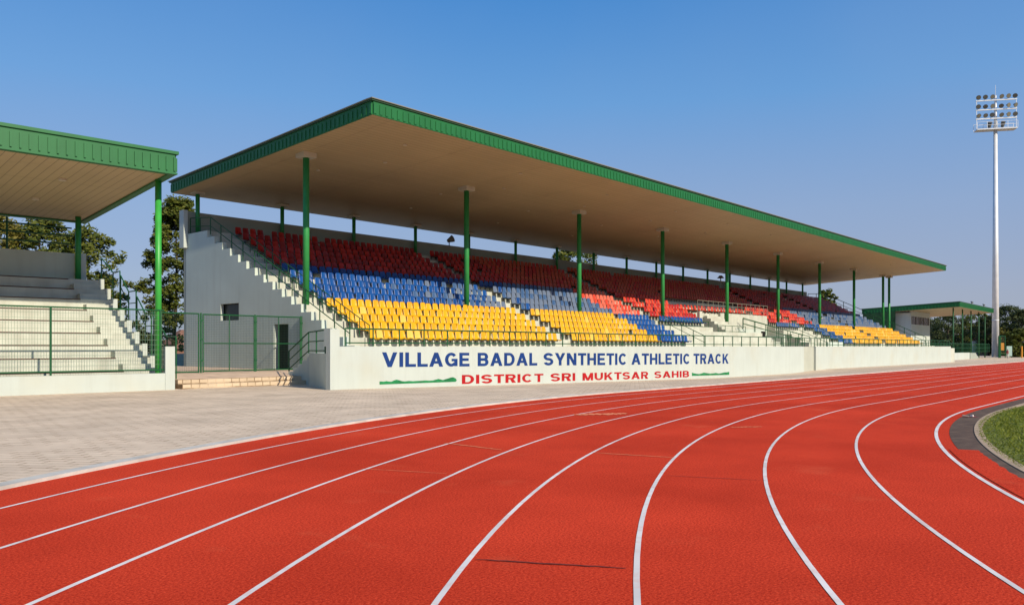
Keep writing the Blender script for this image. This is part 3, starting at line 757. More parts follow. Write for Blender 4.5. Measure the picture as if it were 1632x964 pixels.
tp = [593.6, 594.6, 595.4, 595.8, 595, 593.6, 594.4, 595.2, 594.8, 594, 595.2, 594.4, 593.4, 593.2, 592.2]
bt = [598.8 - (u - 1103) * .028 for u in us]
brush(list(zip(us, tp)), list(zip(us, bt)), W1)
# side block with the entry stairs at the left end of the front wall
blk = thing('entry_stair', 'grey side stair block between the brick steps and the lettered wall', 'stairs', (19.5, 28, 0))
b = MB()
f = [(17.73, 25.28), (19.62, 29.2), (21.44, 29.2), (21.44, 25.28)]
b.hexa([(x, y, -.2) for x, y in f][::-1], [(x, y, 1.36) for x, y in f][::-1])
for k in range(5):
    b.box(19.75, 21.44, 29.2 + .36 * k, 29.56 + .36 * k, -.2, 1.2 - .17 * k)
b.build('stair_block', M['endwall'], blk)

# ---------------------------------------------------------------- railings
def railing(name, label, pts, h, post_every, m=None, mids=(0.5,), rr=0.024, cat='railing', group=None, foot=0.0, posts_at=None):
    """pts: polyline of foot points"""
    m = m or M['rail']; t = thing(name, label, cat, pts[0], group); P = [Vector(p) for p in pts]
    bb = MB()
    for p, q in zip(P, P[1:]): bb.tube(p + Vector((0, 0, h)), q + Vector((0, 0, h)), rr, 6)
    bb.build('top_rail', m, t)
    for f in mids:
        bb = MB()
        for p, q in zip(P, P[1:]): bb.tube(p + Vector((0, 0, h * f)), q + Vector((0, 0, h * f)), rr * .8, 6)
        bb.build('mid_rail', m, t)
    first = None
    for p, q in zip(P, P[1:]):
        L = (q - p).length; n = max(1, round(L / post_every))
        for i in range(n + (1 if q is P[-1] else 0)):
            c = p + (q - p) * (i / n)
            if first is None:
                bb = MB(); bb.tube(P[0] - Vector((0, 0, foot)), P[0] + Vector((0, 0, h)), rr, 6); first = bb.build('post', m, t)
                first.location = c - P[0]
            else:
                o = first.copy(); COL.objects.link(o); o.parent = t; o.location = c - P[0]
    return t
railing('railing', 'long green pipe railing on top of the lettered wall', [(18.5, 25.13, EYE), (63, 25.13, EYE)], 0.69, 1.35, mids=(0.2,), rr=0.03)
railing('railing', 'green pipe railing on top of the plain white wall', [(65.5, 25.13, EYE), (109, 25.13, EYE)], 0.69, 1.35, mids=(0.2,), rr=0.03)
railing('railing', 'green railing set back behind the gap in the front wall', [(63.1, 27.4, 1.42), (75.2, 27.4, 1.42)], 0.95, 1.5, mids=(0.5,), rr=0.028)
# end stair railings following the steps
railing('stair_railing', 'green railing climbing the outer edge of the near end stairs',
        [(21.6, 29.0, tz(0) + .1), (21.6, tb(16) - .1, tz(16) - .2), (21.6, 43.9, tz(16) + .0)], 0.95, 1.24, mids=(0.5,), rr=0.028)
t = railing('stair_railing', 'green railing along the seat side of the near end stairs',
        [(22.62, 28.9, tz(0) + .1), (22.62, tb(13), tz(13) - .1)], 0.86, 0.83, mids=(0.55,), rr=0.022)
railing('stair_railing', 'green railing descending the far end stairs of the grandstand',
        [(112.1, 28.6, tz(0) + .1), (112.1, tb(16) - .1, tz(16) - .1), (112.1, 43.9, tz(16))], 1.1, 1.5, mids=(0.5,), rr=0.04)
railing('stair_railing', 'green railing on the grey stair block beside the brick steps',
        [(19.85, 31.1, .52), (19.7, 29.35, 1.34), (17.85, 25.5, 1.36)], 0.9, 1.9, mids=(0.55, 0.12), rr=0.03)
railing('railing', 'rusty railing on the upper deck of the central white box', [(60.9, 33.3, ztop), (74.8, 33.3, ztop)], 0.95, 0.9, m=M['trim'], mids=(0.66, .33), rr=0.022)
railing('railing', 'raised railing frame standing among the red seats above the central box', [(60.8, 37.0, ztop), (67.5, 37.0, ztop)], 1.3, 1.3, m=M['trim'], mids=(0.5,), rr=0.022)
railing('stair_railing', 'green handrail sloping down in front of the central column', [(66.6, 31.9, tz(4)), (71.6, 28.6, tz(0) + .1)], 0.95, 1.3, mids=(0.5,), rr=0.028)
railing('stair_railing', 'green handrail sloping down across the doorway of the central box', [(68.6, 32.9, tz(4)), (75.4, 29.4, tz(0))], 0.95, 1.3, mids=(0.5,), rr=0.028)
railing('stair_railing', 'green handrail beside the lower blue seats left of the central box', [(52.9, 32.2, tz(4)), (52.9, 28.3, tz(0) - .2)], 0.95, 1.2, mids=(0.5,), rr=0.028)
railing('railing', 'green railing below the red seats left of the central box', [(53.6, 32.0, tz(3)), (60.4, 32.0, tz(3))], 0.85, 1.3, mids=(0.5,), rr=0.024)
railing('railing', 'green railing round the bare white landing left of the central column', [(60.9, 31.4, tz(2)), (66.0, 31.4, tz(2))], 0.95, 1.2, mids=(0.5,), rr=0.024)
railing('stair_railing', 'green handrail on the bare white steps right of the central box', [(77.0, 32.0, tz(4)), (77.6, 28.3, tz(0) - .2)], 0.95, 1.2, mids=(0.5,), rr=0.028)
railing('stair_railing', 'green handrail next to the lower blue seats right of the central box', [(81.0, 32.0, tz(4)), (81.2, 28.3, tz(0) - .2)], 0.95, 1.2, mids=(0.5,), rr=0.028)

# ---------------------------------------------------------------- brick steps, platform and gate between the stands
b = MB()
plat = thing('entrance_steps', 'low brick entrance steps rising to the sandy landing before the green gate', 'steps', (17, 30, 0))
b.box(14.25, 19.95, 29.62, 29.98, -.1, 0.17); b.box(14.25, 20.2, 29.98, 30.338, -.1, 0.345)
b.build('tread', M['brickstep'], plat)
b = MB(); b.hexa([(14.25, 30.34, -.1), (21.44, 30.34, -.1), (21.44, 32.3, -.1), (14.25, 32.3, -.1)], [(14.25, 30.34, .345), (21.44, 30.34, .345), (21.44, 32.3, .5), (14.25, 32.3, .5)]); b.box(14.25, 21.44, 32.3, 46.0, -.1, 0.50); b.build('landing', M['landing'], plat)

def mesh_wires(b, p, q, z0, z1, pitch, w=0.006, hp=None):
    """grid of thin wires between two ground points"""
    p, q = Vector(p), Vector(q); L = (q - p).length; n = int(L / pitch)
    for i in range(1, n):
        c = p + (q - p) * (i / n); b.tube((c.x, c.y, z0), (c.x, c.y, z1), w / 2, 3)
    hp = hp or pitch
    k = int((z1 - z0) / hp)
    for i in range(1, k):
        z = z0 + (z1 - z0) * i / k; b.tube((p.x, p.y, z), (q.x, q.y, z), w / 2, 3)
def gate_panel(name, label, cat, x0, x1, y, z0, z1, mid=True, divs=(0.5,), group=None):
    t = thing(name, label, cat, ((x0 + x1) / 2, y, z0), group); b = MB(); w = 0.03
    for z in (z0 + .05, z1): b.tube((x0, y, z), (x1, y, z), w, 6)
    for x in (x0, x1): b.tube((x, y, z0), (x, y, z1 + .02), w, 6)
    b.build('frame', M['rail'], t); b = MB()
    if mid: b.tube((x0, y, (z0 + z1) / 2), (x1, y, (z0 + z1) / 2), w * .8, 6)
    for d in divs: b.tube((x0 + (x1 - x0) * d, y, z0 + .05), (x0 + (x1 - x0) * d, y, z1), w * .8, 6)
    b.build('brace', M['rail'], t); b = MB(); mesh_wires(b, (x0, y, 0), (x1, y, 0), z0 + .06, z1, 0.075, 0.0075); b.build('wire_mesh', M['wire'], t)
    return t
GY = 32.5
gate_panel('fence_panel', 'narrow green mesh panel beside the white wall end', 'fence', 14.35, 16.35, GY, .5, 3.02, False, ())
gate_panel('mesh_gate', 'green mesh gate leaf in front of the grey wall under the window', 'gate', 16.55, 18.95, GY, .52, 3.0)
gate_panel('mesh_gate', 'green mesh gate leaf in front of the dark doorway', 'gate', 19.05, 21.35, GY, .52, 3.0)
for x, lab in ((16.45, 'green gate post between the narrow panel and the left gate leaf'), (19.0, 'green gate post where the two gate leaves meet'), (21.4, 'green gate post against the grey end wall')):
    t = thing('gate_post', lab, 'post', (x, GY, .45), 'posts of the mesh gate')
    b = MB(); b.tube((x, GY, .4), (x, GY, 3.06), 0.04, 8); b.build('pole', M['rail'], t)
    b = MB()
    for z in (1.0, 1.9, 2.7): b.box(x - .06, x + .06, GY - .055, GY - .03, z, z + .07)
    b.build('hinge', M['rail'], t)

# ---------------------------------------------------------------- left stand (turned a little towards the bend)
OX, OY = 13.9, 29.5
c4, s4 = math.cos(LROT), math.sin(LROT)
def LX(s, t, z): return (OX - c4 * s + s4 * t, OY + s4 * s + c4 * t, z)      # s: leftwards along the front, t: into the stand
lst = thing('bleacher_stand', 'bare white concrete bleachers under a green edged roof at the left', 'grandstand', LX(8, 5, 0))
SE = 34.0
b = MB(LX)
JB, JR, JZ, JH = 1.72, 0.89, 1.2, 0.483
for j in range(-1, 8):
    b.box(0.3, SE, JB + JR * j, 9.6, JZ + JH * (j - 1) if j > -1 else 0.0, JZ + JH * j)
b.build('terrace', M['concrete'], lst)
b = MB(LX)
for j in range(-1, 8):
    b.box(1.55, SE, JB + JR * j - .015, JB + JR * j - .001, JZ + JH * j - .035, JZ + JH * j + .006)
b.build('step_nosing', M['darkjoint'], lst)
b = MB(LX)
for j in range(-1, 7):
    b.box(0.42, 1.45, JB + JR * j + .42, JB + JR * (j + 1) - .017, JZ + JH * j, JZ + JH * j + .25)
b.build('half_step', M['concrete'], lst)
b = MB(LX)
for j in range(-1, 8): b.box(0.1, 0.298, JB + JR * j - .03, JB + JR * (j + 1) - .031, 0, JZ + JH * j + .06)
b.build('side_wall', M['wall'], lst)
b = MB(LX); b.box(0.85, SE, 9.6, 9.85, 0, JZ + JH * 7 + 1.29); b.build('back_wall', M['endwall'], lst)
b = MB(LX); b.box(0.45, 0.8, 9.3, 9.6, 3.5, JZ + JH * 7 + 1.29); b.build('back_pier', M['wall'], lst)
# roof
LZ = EYE + 6.30; sF = 0.43
def lrz(t): return LZ - (t + 1.1) * 0.0515
b = MB(LX); b.add([(sF, -1.1, lrz(-1.1)), (SE, -1.1, lrz(-1.1)), (SE, 9.8, lrz(9.8)), (sF, 9.8, lrz(9.8))], [(0, 1, 2, 3)])
lroof = b.build('roof', M['soffit2'], lst)
b = MB(LX); fascia_boxes(b, sF, SE, -1.1, 9.8, lrz(-1.1), lrz(9.8), 0.66, 0.27, 0.06, 0.045); b.build('fascia', M['fascia'], lroof)
b = MB(LX); capping(b, sF, SE, -1.1, 9.8, lrz(-1.1) + .662, lrz(9.8) + .662, 0.12, 0.11); b.build('roof_trim', M['fascia'], lroof)
b = MB(LX); capping(b, sF, SE, -1.1, 9.8, lrz(-1.1) - .062, lrz(9.8) - .062, 0.085, 0.06); b.build('drip_edge', M['fascia'], lroof)
b = MB(LX); b.add([(sF, -1.1, lrz(-1.1) + .72), (SE, -1.1, lrz(-1.1) + .72), (SE, 9.8, lrz(9.8) + .72), (sF, 9.8, lrz(9.8) + .72)], [(3, 2, 1, 0)]); b.build('roof_deck', M['deck'], lroof)
for s in (3.3, 7.5, 11.7):
    for t_ in (2.0, 5.8):
        b = MB(LX); b.tube((s, t_, lrz(t_) - .07), (s, t_, lrz(t_)), 0.13, 12); b.build('downlight', M['lamp'], lroof)
for k, s in enumerate((0.53, 8.3, 16.1)):
    b = MB(LX); b.tube((s, 0.2, 0.6), (s, 0.2, lrz(.2)), 0.115, 18); b.build('column', M['greenlight'], lst, smooth=True)
for s in (0.95, 8.6, 16.1):
    b = MB(LX); b.tube((s, 8.7, JZ + JH * 7), (s, 8.7, lrz(8.7)), 0.12, 14); b.build('rear_column', M['green'], lst, smooth=True)
rb = MB(LX)
zb = JZ + JH * 7 + 1.29
for dz in (.42, .8, 1.2): rb.tube((.95, 9.7, zb + dz - (.05 if dz > 1 else 0)), (SE, 9.7, zb + dz), .035, 6)
for s in [2.0 + 3.1 * i for i in range(8)]:
    rb.tube((s + 1.5, 9.7, zb), (s + 1.5, 9.7, zb + 1.4), .045, 6)
rb.build('rear_guard_rail', M['rail'], lst)
lw = thing('low_wall', 'low white wall with a taller end pier below the left mesh fence', 'wall', LX(6, 0, 0))
b = MB(LX); b.box(.352, SE, 0, .3, -.2, .63); b.box(0, .35, -.02, .32, -.2, EYE); b.build('wall_body', M['wall'], lw)
lf = thing('mesh_fence', 'green wire mesh fence standing on the low white wall of the left bleachers', 'fence', LX(6, .1, .63))
b = MB(LX)
for z in (.76, 2.98): b.tube((.36, .08, z), (SE, .08, z), .028, 6)
b.build('rail', M['rail'], lf)
for s in (.5, 4.15, 7.8, 11.4):
    b = MB(LX); b.tube((s, .08, .6), (s, .08, 3.0), .035, 8); b.build('post', M['rail'], lf)
b = MB()
p, q = LX(.36, .08, 0), LX(10.0, .08, 0); mesh_wires(b, p[:2] + (0,), q[:2] + (0,), .78, 2.97, 0.085, 0.010, 0.17); b.build('wire_mesh', M['wire_pale'], lf)
# stair railings at the right end of the left stand: one stepped run per landing
for k, (t0, t1, z0, lab) in enumerate(((-0.0, 2.2, 1.0, 'lowest stepped green railing beside the left bleachers, near the bright green column'),
                                  (2.3, 4.2, 1.95, 'second stepped green railing climbing beside the left bleachers'),
                                  (4.3, 6.2, 2.95, 'third stepped green railing climbing beside the left bleachers'),
                                  (6.3, 8.8, 3.9, 'highest stepped green railing beside the left bleachers, below the trees'))):
    t = thing('stair_railing', lab, 'railing', LX(0, t0, z0 - 1), 'stepped railings beside the left bleachers')
    b = MB(LX); b.tube((-.05, t0, z0 + 1.0), (-.05, t0 + .9, z0 + 1.0), .028, 6); b.tube((-.05, t0 + .9, z0 + 1.0), (-.05, t1, z0 + 1.75), .028, 6); b.build('top_rail', M['rail'], t)
    b = MB(LX); b.tube((-.05, t0, z0 + .5), (-.05, t0 + .9, z0 + .5), .022, 6); b.tube((-.05, t0 + .9, z0 + .5), (-.05, t1, z0 + 1.25), .022, 6); b.build('mid_rail', M['rail'], t)
    for tt, zz in ((t0, z0 + 1), (t0 + .9, z0 + 1), (t1, z0 + 1.75)):
        b = MB(LX); b.tube((-.05, tt, zz - 1.6), (-.05, tt, zz), .028, 6); b.build('post', M['rail'], t)

# ---------------------------------------------------------------- right stand in the distance
RROT = R(2.2)
c2, s2 = math.cos(RROT), math.sin(RROT)
def RX(s, t, z): return (145.0 + c2 * s - s2 * t, 32.0 + s2 * s + c2 * t, z)
rst = thing('small_stand', 'small far stand with a flat green edged roof beyond the grandstand', 'grandstand', RX(16, 6, 0))
RZ = EYE + 6.45
def rrz(t): return RZ - t * 0.05
b = MB(RX); b.add([(0, 0, rrz(0)), (32, 0, rrz(0)), (32, 15, rrz(15)), (0, 15, rrz(15))], [(3, 2, 1, 0)]); rr_ = b.build('roof', M['soffit'], rst)
b = MB(RX); fascia_boxes(b, 0, 32, 0, 15, rrz(0), rrz(15), 0.78, 0.5, 0.12, 0.04); b.build('fascia', M['fascia'], rr_)
b = MB(RX); capping(b, 0, 32, 0, 15, rrz(0) + .782, rrz(15) + .782, 0.14, 0.1); b.build('roof_trim', M['cap'], rr_)
b = MB(RX); b.add([(0, 0, rrz(0) + .85), (32, 0, rrz(0) + .85), (32, 15, rrz(15) + .85), (0, 15, rrz(15) + .85)], [(0, 1, 2, 3)]); b.build('roof_deck', M['deck'], rr_)
for s in (1.6, 9.2, 16.8, 24.4, 30.8):
    b = MB(RX); b.tube((s, 1.2, -.6), (s, 1.2, rrz(1.2)), .105, 12); b.build('column', M['rail'], rst, smooth=True)
for s in (9.2, 16.8, 24.4, 30.8):
    b = MB(RX); b.tube((s, 12.5, 0), (s, 12.5, rrz(12.5)), .10, 10); b.build('rear_column', M['rail'], rst, smooth=True)
b = MB(RX)
b.box(1.2, 1.5, 7.5, 14.5, -.5, rrz(14.5) - .02)
b.box(1.5, 15.0, 7.5, 7.8, -.5, EYE + 3.8); b.box(1.5, 15.0, 7.5, 7.8, EYE + 5.15, rrz(7.8) - .02); b.box(14.7, 15.0, 7.81, 14.5, -.5, rrz(14.5) - .02); b.box(14.5, 15.0, 7.5, 7.8, EYE + 3.81, EYE + 5.14)
b.build('press_box', M['wall'], rst)
b = MB(RX); b.box(1.6, 14.49, 7.62, 7.68, EYE + 3.81, EYE + 5.14); w = b.build('window', M['window_pink'], rst)
b = MB(RX)
for s in (1.9, 4.9, 7.4, 8.6, 10.5, 14.2): b.box(s, s + .25, 7.54, 7.61, EYE + 3.81, EYE + 5.14)
b.build('window_frame', M['bracket'], w)
b = MB(RX)
for j in range(5): b.box(1.5, 15, 3.0 + j * .9, 7.49, -.5 + .45 * j, -.05 + .45 * j)
b.build('terrace', M['concrete'], rst)
b = MB(RX); b.box(-34, 0.5, -.6, -.3, -.9, EYE - 1.0); b.box(.5, 9.2, .1, .4, -.9, EYE - 1.05); b.build('front_wall', M['wall'], rst)
b = MB(RX); b.hexa([(9.2, 0, -.9), (18, 0, -.9), (18, 3, -.9), (9.2, 3, -.9)], [(9.2, 0, .55), (14, 0, .5), (14, 3, .5), (9.2, 3, .55)]); b.build('ramp', M['parapet'], rst)
b = MB(RX)
for j in range(4): b.box(14 + j * 1.5, 15.5 + j * 1.5, .3, 3, -.9, .35 - j * .28)
b.build('steps', M['concrete'], rst)
railing('railing', 'green picket railing along the front of the small far stand', [RX(-32, -.45, .6), RX(30, .3, .6)], 1.5, 1.1, mids=(.5, .05), rr=0.03)
# green mesh screen at the end of the small stand
b = MB(RX); b.add([(-.2, 14.8, 1.0), (-.2, 14.8, rrz(14.8)), (-.2, 9.6, rrz(9.6)), (-.2, 9.6, 4.6)], [(0, 1, 2, 3)])
b.build('side_screen', mat('dark_green_screen', (0.015, 0.06, 0.025), 0.9, 0.4, 1.0), rst)
for s, lab in ((12.5, 'small dark lamp on the roof edge of the far stand, nearer the corner'), (24.0, 'small dark lamp on the roof edge of the far stand, beside the mast')):
    t = thing('roof_lamp', lab, 'lamp', RX(s, .4, rrz(0) + .9)); b = MB(RX); b.tube((s, .4, rrz(0) + .88), (s, .4, rrz(0) + 1.25), .05, 6); b.build('stem', M['bracket'], t)
    b = MB(RX); b.tube((s - .1, .2, rrz(0) + 1.2), (s + .2, .5, rrz(0) + 1.4), .16, 10, .1); b.build('head', M['bracket'], t)

# ---------------------------------------------------------------- floodlight mast
FX, FY = 165 * CT + 165 * (1586.5 - 816) / 1268 * ST, 165 * ST - 165 * (1586.5 - 816) / 1268 * CT
K = 165 / 120
def mz(z): return EYE + (z - EYE) * K
fm = thing('floodlight_mast', 'tall grey floodlight mast with three rows of lamps at the right', 'floodlight', (FX, FY, -.5))
b = MB(); b.tube((FX, FY, -.8), (FX, FY, mz(34.3)), .68, 28, .36); b.tube((FX, FY, mz(34.3)), (FX, FY, mz(39.4)), .34, 16, .2); b.build('pole', M['steel'], fm, smooth=True)
b = MB(); b.tube((FX, FY, mz(39.4)), (FX, FY, mz(41.0)), .04, 6); b.build('lightning_rod', M['steel'], fm)
b = MB(); b.tube((FX, FY, 7.0), (FX, FY, 7.15), .66, 24); b.build('joint_ring', M['steel'], fm)
fa = R(-60)     # direction of the lamp bars seen from above
ex, ey = math.cos(fa), math.sin(fa); nx, ny = -math.sin(fa), math.cos(fa); nx, ny = -nx, -ny
def FP(s, t, z): return (FX + (ex * s + nx * t) * K, FY + (ey * s + ny * t) * K, mz(z))
b = MB(FP); b.box(-2.75, 2.75, -.8, .8, 34.2, 34.34); b.build('platform', M['steel'], fm)
b = MB(FP)
for t_ in (-.8, .8):
    for z in (34.85, 35.35): b.tube((-2.75, t_, z), (2.75, t_, z), .025, 5)
    for s in (-2.75, -1.4, 0, 1.4, 2.75): b.tube((s, t_, 34.34), (s, t_, 35.35), .03, 5)
b.build('platform_railing', M['steel'], fm)
for z in (35.9, 37.25, 38.65):
    b = MB(FP); b.box(-2.8, 2.8, .25, .42, z - .08, z + .08); b.build('lamp_bar', M['steel'], fm)
b = MB(FP)
pass
for s in (-2.7, 2.7):
    b = MB(FP); b.tube((s, .33, 34.3), (s, .33, 38.7), .04, 6); b.build('upright', M['steel'], fm)
lampm = mat('lamp_housing', (0.10, 0.095, 0.08), 0.5); lens = mat('lamp_lens', (0.20, 0.185, 0.14), 0.35)
hb = MB(); hb.tube((0, 0, 0), (0, .16, -.06), .30, 14, .40); hb.tube((0, -.28, .1), (0, 0, 0), .13, 10, .28); hb.tube((0, 0, -.45), (0, 0, -.05), .05, 6)
lb_ = MB(); lb_.tube((0, .162, -.061), (0, .175, -.066), .36, 14)
first = None
ang = math.atan2(ny, nx) - math.pi / 2
for r_, z in enumerate((36.4, 37.75, 39.15)):
    for s in (-2.5, -1.55, -.62, .62, 1.55, 2.5):
        if first is None:
            h0 = bpy.data.objects.new('lamp', bpy.data.meshes.new('lamp')); h0.data.from_pydata(hb.v, [], hb.f); h0.data.materials.append(lampm)
            l0 = bpy.data.objects.new('lens', bpy.data.meshes.new('lens')); l0.data.from_pydata(lb_.v, [], lb_.f); l0.data.materials.append(lens); first = (h0, l0)
            h, q = h0, l0
        else: h, q = first[0].copy(), first[1].copy()
        COL.objects.link(h); COL.objects.link(q); h.parent = fm; q.parent = h
        p = FP(s, .5, z); h.scale = (K * .85, K * .85, K * .85); h.location = (p[0] - FX, p[1] - FY, p[2] + .5); h.rotation_euler = (random.uniform(-.3, .1), 0, ang + random.uniform(-.5, .5))
# floodlights on the service platform
b = MB(FP)
for s in (-.9, .9): b.tube((s, .1, 34.6), (s, .5, 35.3), .2, 10, .32)
b.build('service_lamp', lampm, fm)

# ---------------------------------------------------------------- small fittings on the rear parapet
def parapet_speaker(x, lab):
    t = thing('loudspeaker', lab, 'loudspeaker', (x, 44.28, EYE + 7.72)); b = MB(); b.tube((x, 44.28, EYE + 7.72), (x, 44.28, EYE + 8.0), .04, 6); b.build('stem', M['bracket'], t)
    b = MB(); b.tube((x - .18, 44.28, EYE + 8.05), (x + .22, 44.1, EYE + 8.28), .12, 10, .28); b.build('horn', M['bracket'], t)
parapet_speaker(42.3, 'black horn loudspeaker on the rear parapet beside the second column')
t = thing('post_lamp', 'mushroom shaped lamp on a post behind the red seats, right of the fifth column', 'lamp', (84.8, 43.4, tz(16)))
b = MB(); b.tube((84.8, 43.4, tz(16)), (84.8, 43.4, EYE + 8.0), .06, 8); b.build('post', M['endwall'], t)
b = MB(); b.tube((84.8, 43.4, EYE + 7.9), (84.8, 43.4, EYE + 8.2), .42, 12, .15); b.build('lamp_head', M['brown'], t)

# ---------------------------------------------------------------- trees and planting
def crown(cx, cy, z0, z1, rx, n_cl, per, leaf, shape='round', holes=0.0, rnd=None):
    rnd = rnd or random; b = MB()
    for k in range(n_cl):
        while True:
            t = rnd.random()
            if shape == 'tall': rad = rx * (0.45 + 0.55 * math.sin(math.pi * min(1, (0.12 + 0.88 * t)) ** 0.8)) * (1.15 - .55 * t)
            else: rad = rx * math.sqrt(max(0.05, 1 - (2 * t - 1) ** 2))
            a = rnd.uniform(0, 6.283); r = rad * math.sqrt(rnd.uniform(0.12, 1.0))
            break
        x, y, z = cx + r * math.cos(a), cy + r * math.sin(a), z0 + (z1 - z0) * t
        cr = rnd.uniform(0.35, 0.8) * rx * 0.30
        for j in range(per):
            v = Vector((rnd.gauss(0, 1), rnd.gauss(0, 1), rnd.gauss(0, .55))); v = v.normalized() * cr * rnd.random() ** 0.45
            p = Vector((x, y, z)) + v
            d = Vector((rnd.uniform(-1, 1), rnd.uniform(-1, 1), rnd.uniform(-.6, .6))).normalized(); w = d.orthogonal().normalized()
            w = (w + d.cross(w) * rnd.uniform(-1, 1)).normalized(); s = leaf * rnd.uniform(.6, 1.3)
            b.add([tuple(p - d * s), tuple(p + w * s * .45), tuple(p + d * s), tuple(p - w * s * .45)], [(0, 1, 2, 3)])
    return b
def trunk(cx, cy, z0, z1, r, rx, nb=9, rnd=random):
    b = MB(); pts = [Vector((cx, cy, z0))]; n = 5
    for i in range(1, n + 1): pts.append(Vector((cx + rnd.uniform(-.06, .06) * rx, cy + rnd.uniform(-.06, .06) * rx, z0 + (z1 - z0) * i / n)))
    for i in range(n): b.tube(pts[i], pts[i + 1], r * (1 - .75 * i / n), 8, r * (1 - .75 * (i + 1) / n))
    for k in range(nb):
        t = rnd.uniform(.35, .95); i = min(n - 1, int(t * n)); p = pts[i].lerp(pts[i + 1], t * n - i); a = rnd.uniform(0, 6.28)
        q = p + Vector((math.cos(a) * rx * .7, math.sin(a) * rx * .7, rnd.uniform(.1, .35) * (z1 - z0) * .5))
        b.tube(p, q, r * .35 * (1.1 - t), 6, r * .08)
    return b
def tree(label, u, depth, ztop_, zlow, halfpx, m, n_cl, per, leaf, shape='round', group=None, base=-.8):
    x = (u - 816) / 1268 * depth; X, Y = x * ST + depth * CT, depth * ST - x * CT; rx = halfpx / 1268 * depth
    t = thing('tree', label, 'tree', (X, Y, base), group)
    trunk(X, Y, base, zlow + (ztop_ - zlow) * .85, max(.1, rx * .07), rx).build('trunk', M['bark'], t)
    crown(X, Y, zlow, ztop_, rx, n_cl, per, leaf, shape).build('crown', m, t)
    return t
GA = 'trees behind the left bleachers'
tree('tall narrow dark tree against the sky between the two stands', 281, 62, 13.1, 3.4, 56, M['leaf'], 210, 130, .15, 'tall')
tree('bushy olive tree behind the right end of the left bleachers', 138, 52, 9.2, 1.2, 62, M['leaf'], 170, 90, .14, group=GA)
tree('bushy olive tree seen through the rear guard rail of the left bleachers', 62, 56, 10.8, 2.0, 66, M['leaf'], 170, 90, .15, group=GA)
tree('bushy olive tree at the left edge behind the bleachers', -20, 54, 10.6, 2.0, 70, M['leaf_yel'], 170, 90, .15, group=GA)
tree('leafy tree top showing above the rear parapet between the third and fourth columns', 918, 92, 13.3, 6.0, 54, M['leaf'], 90, 60, .22)
tree('rounded shrubby tree top beyond the far end stairs', 1316, 150, 12.2, 4.0, 22, M['leaf'], 60, 50, .3)
GB = 'trees beyond the far stand'
far_trees = [(1470, 215, 9.5, 40, 'dark'), (1512, 200, 9.4, 34, 'dark'), (1550, 205, 10.2, 34, 'leaf'), (1576, 185, 8.4, 26, 'dark'), (1606, 190, 11.0, 34, 'dark'), (1628, 178, 9.6, 30, 'dark'), (1655, 190, 10.6, 36, 'leaf'),
             (1604, 178, 5.6, 20, 'yel'), (1624, 160, 5.0, 22, 'leaf'), (1425, 220, 8.6, 36, 'dark'), (1690, 180, 11, 40, 'dark'), (1490, 235, 8.0, 34, 'dark'), (1535, 235, 8.2, 34, 'dark'), (1565, 235, 8.4, 30, 'dark')]
flab = ['dark tree behind the press box of the far stand', 'dark tree under the far stand roof behind its first column', 'olive tree behind the middle columns of the far stand',
        'low dark tree just left of the floodlight mast', 'tallest dark tree just right of the floodlight mast', 'dark tree between the tallest tree and the edge of the photo', 'olive tree cut by the right edge',
        'low yellow green tree beside the foot of the mast', 'low olive shrub tree in front of the dark trees at the right', 'dark tree peeping over the far end of the grandstand', 'dark tree just outside the right edge', 'dark low crown filling the gap right of the press box', 'dark low crown between the second and third far stand columns', 'dark low crown behind the last far stand columns']
for (u, d, zt_, hp, kind), lab in zip(far_trees, flab):
    tree(lab, u, d, zt_, -.3, hp, M[{'dark': 'leaf_dark', 'leaf': 'leaf', 'yel': 'leaf_yel'}[kind]], 110, 90, .24, group=GB)
def bush(label, u, depth, zt_, hp, m, n_cl=40, per=50, leaf=.1, base=0.0):
    x = (u - 816) / 1268 * depth; X, Y = x * ST + depth * CT, depth * ST - x * CT; rx = hp / 1268 * depth
    t = thing('shrub', label, 'shrub', (X, Y, base)); crown(X, Y, base, zt_, rx, n_cl, per, leaf).build('foliage', m, t)
    trunk(X, Y, base - .5, zt_ * .7, .06, rx * .6, 5).build('stem', M['bark'], t)
bush('dark hedge shrub behind the lowest stepped railing of the left bleachers', 215, 60, 3.4, 36, M['leaf_dark'], 60, 60, .13)
bush('dark hedge shrub behind the end pier of the left low wall', 262, 62, 3.0, 34, M['leaf_dark'], 60, 60, .13)
bush('maroon flowering shrub behind the white screen wall of the far stand', 1568, 196, 5.0, 16, M['leaf_red'], 30, 40, .25, base=.5)
# hut seen through the narrow mesh panel
x = (291 - 816) / 1268 * 75; HX, HY = x * ST + 75 * CT, 75 * ST - x * CT
t = thing('hut', 'small hut with a brown pitched roof seen through the narrow mesh panel', 'hut', (HX, HY, 0))
b = MB(); b.box(HX - 1.8, HX + 1.8, HY - 1.5, HY + 1.5, -.8, 1.4); b.build('wall', M['brown'], t)
b = MB(); b.hexa([(HX - 2.1, HY - 1.8, 1.4), (HX + 2.1, HY - 1.8, 1.4), (HX + 2.1, HY + 1.8, 1.4), (HX - 2.1, HY + 1.8, 1.4)], [(HX - .2, HY - .2, 3.2), (HX + .2, HY - .2, 3.2), (HX + .2, HY + .2, 3.2), (HX - .2, HY + .2, 3.2)]); b.build('roof', M['brown'], t)
x = (292 - 816) / 1268 * 58; HX, HY = x * ST + 58 * CT, 58 * ST - x * CT
t = thing('boundary_wall', 'low white boundary wall with dark gaps seen through the narrow mesh panel', 'wall', (HX, HY, 0))
b = MB(); b.box(HX - 3, HX + .2, HY, HY + .2, -.8, 1.1); b.box(HX + .7, HX + 3, HY, HY + .2, -.8, 1.1); b.build('wall_body', M['wall'], t)
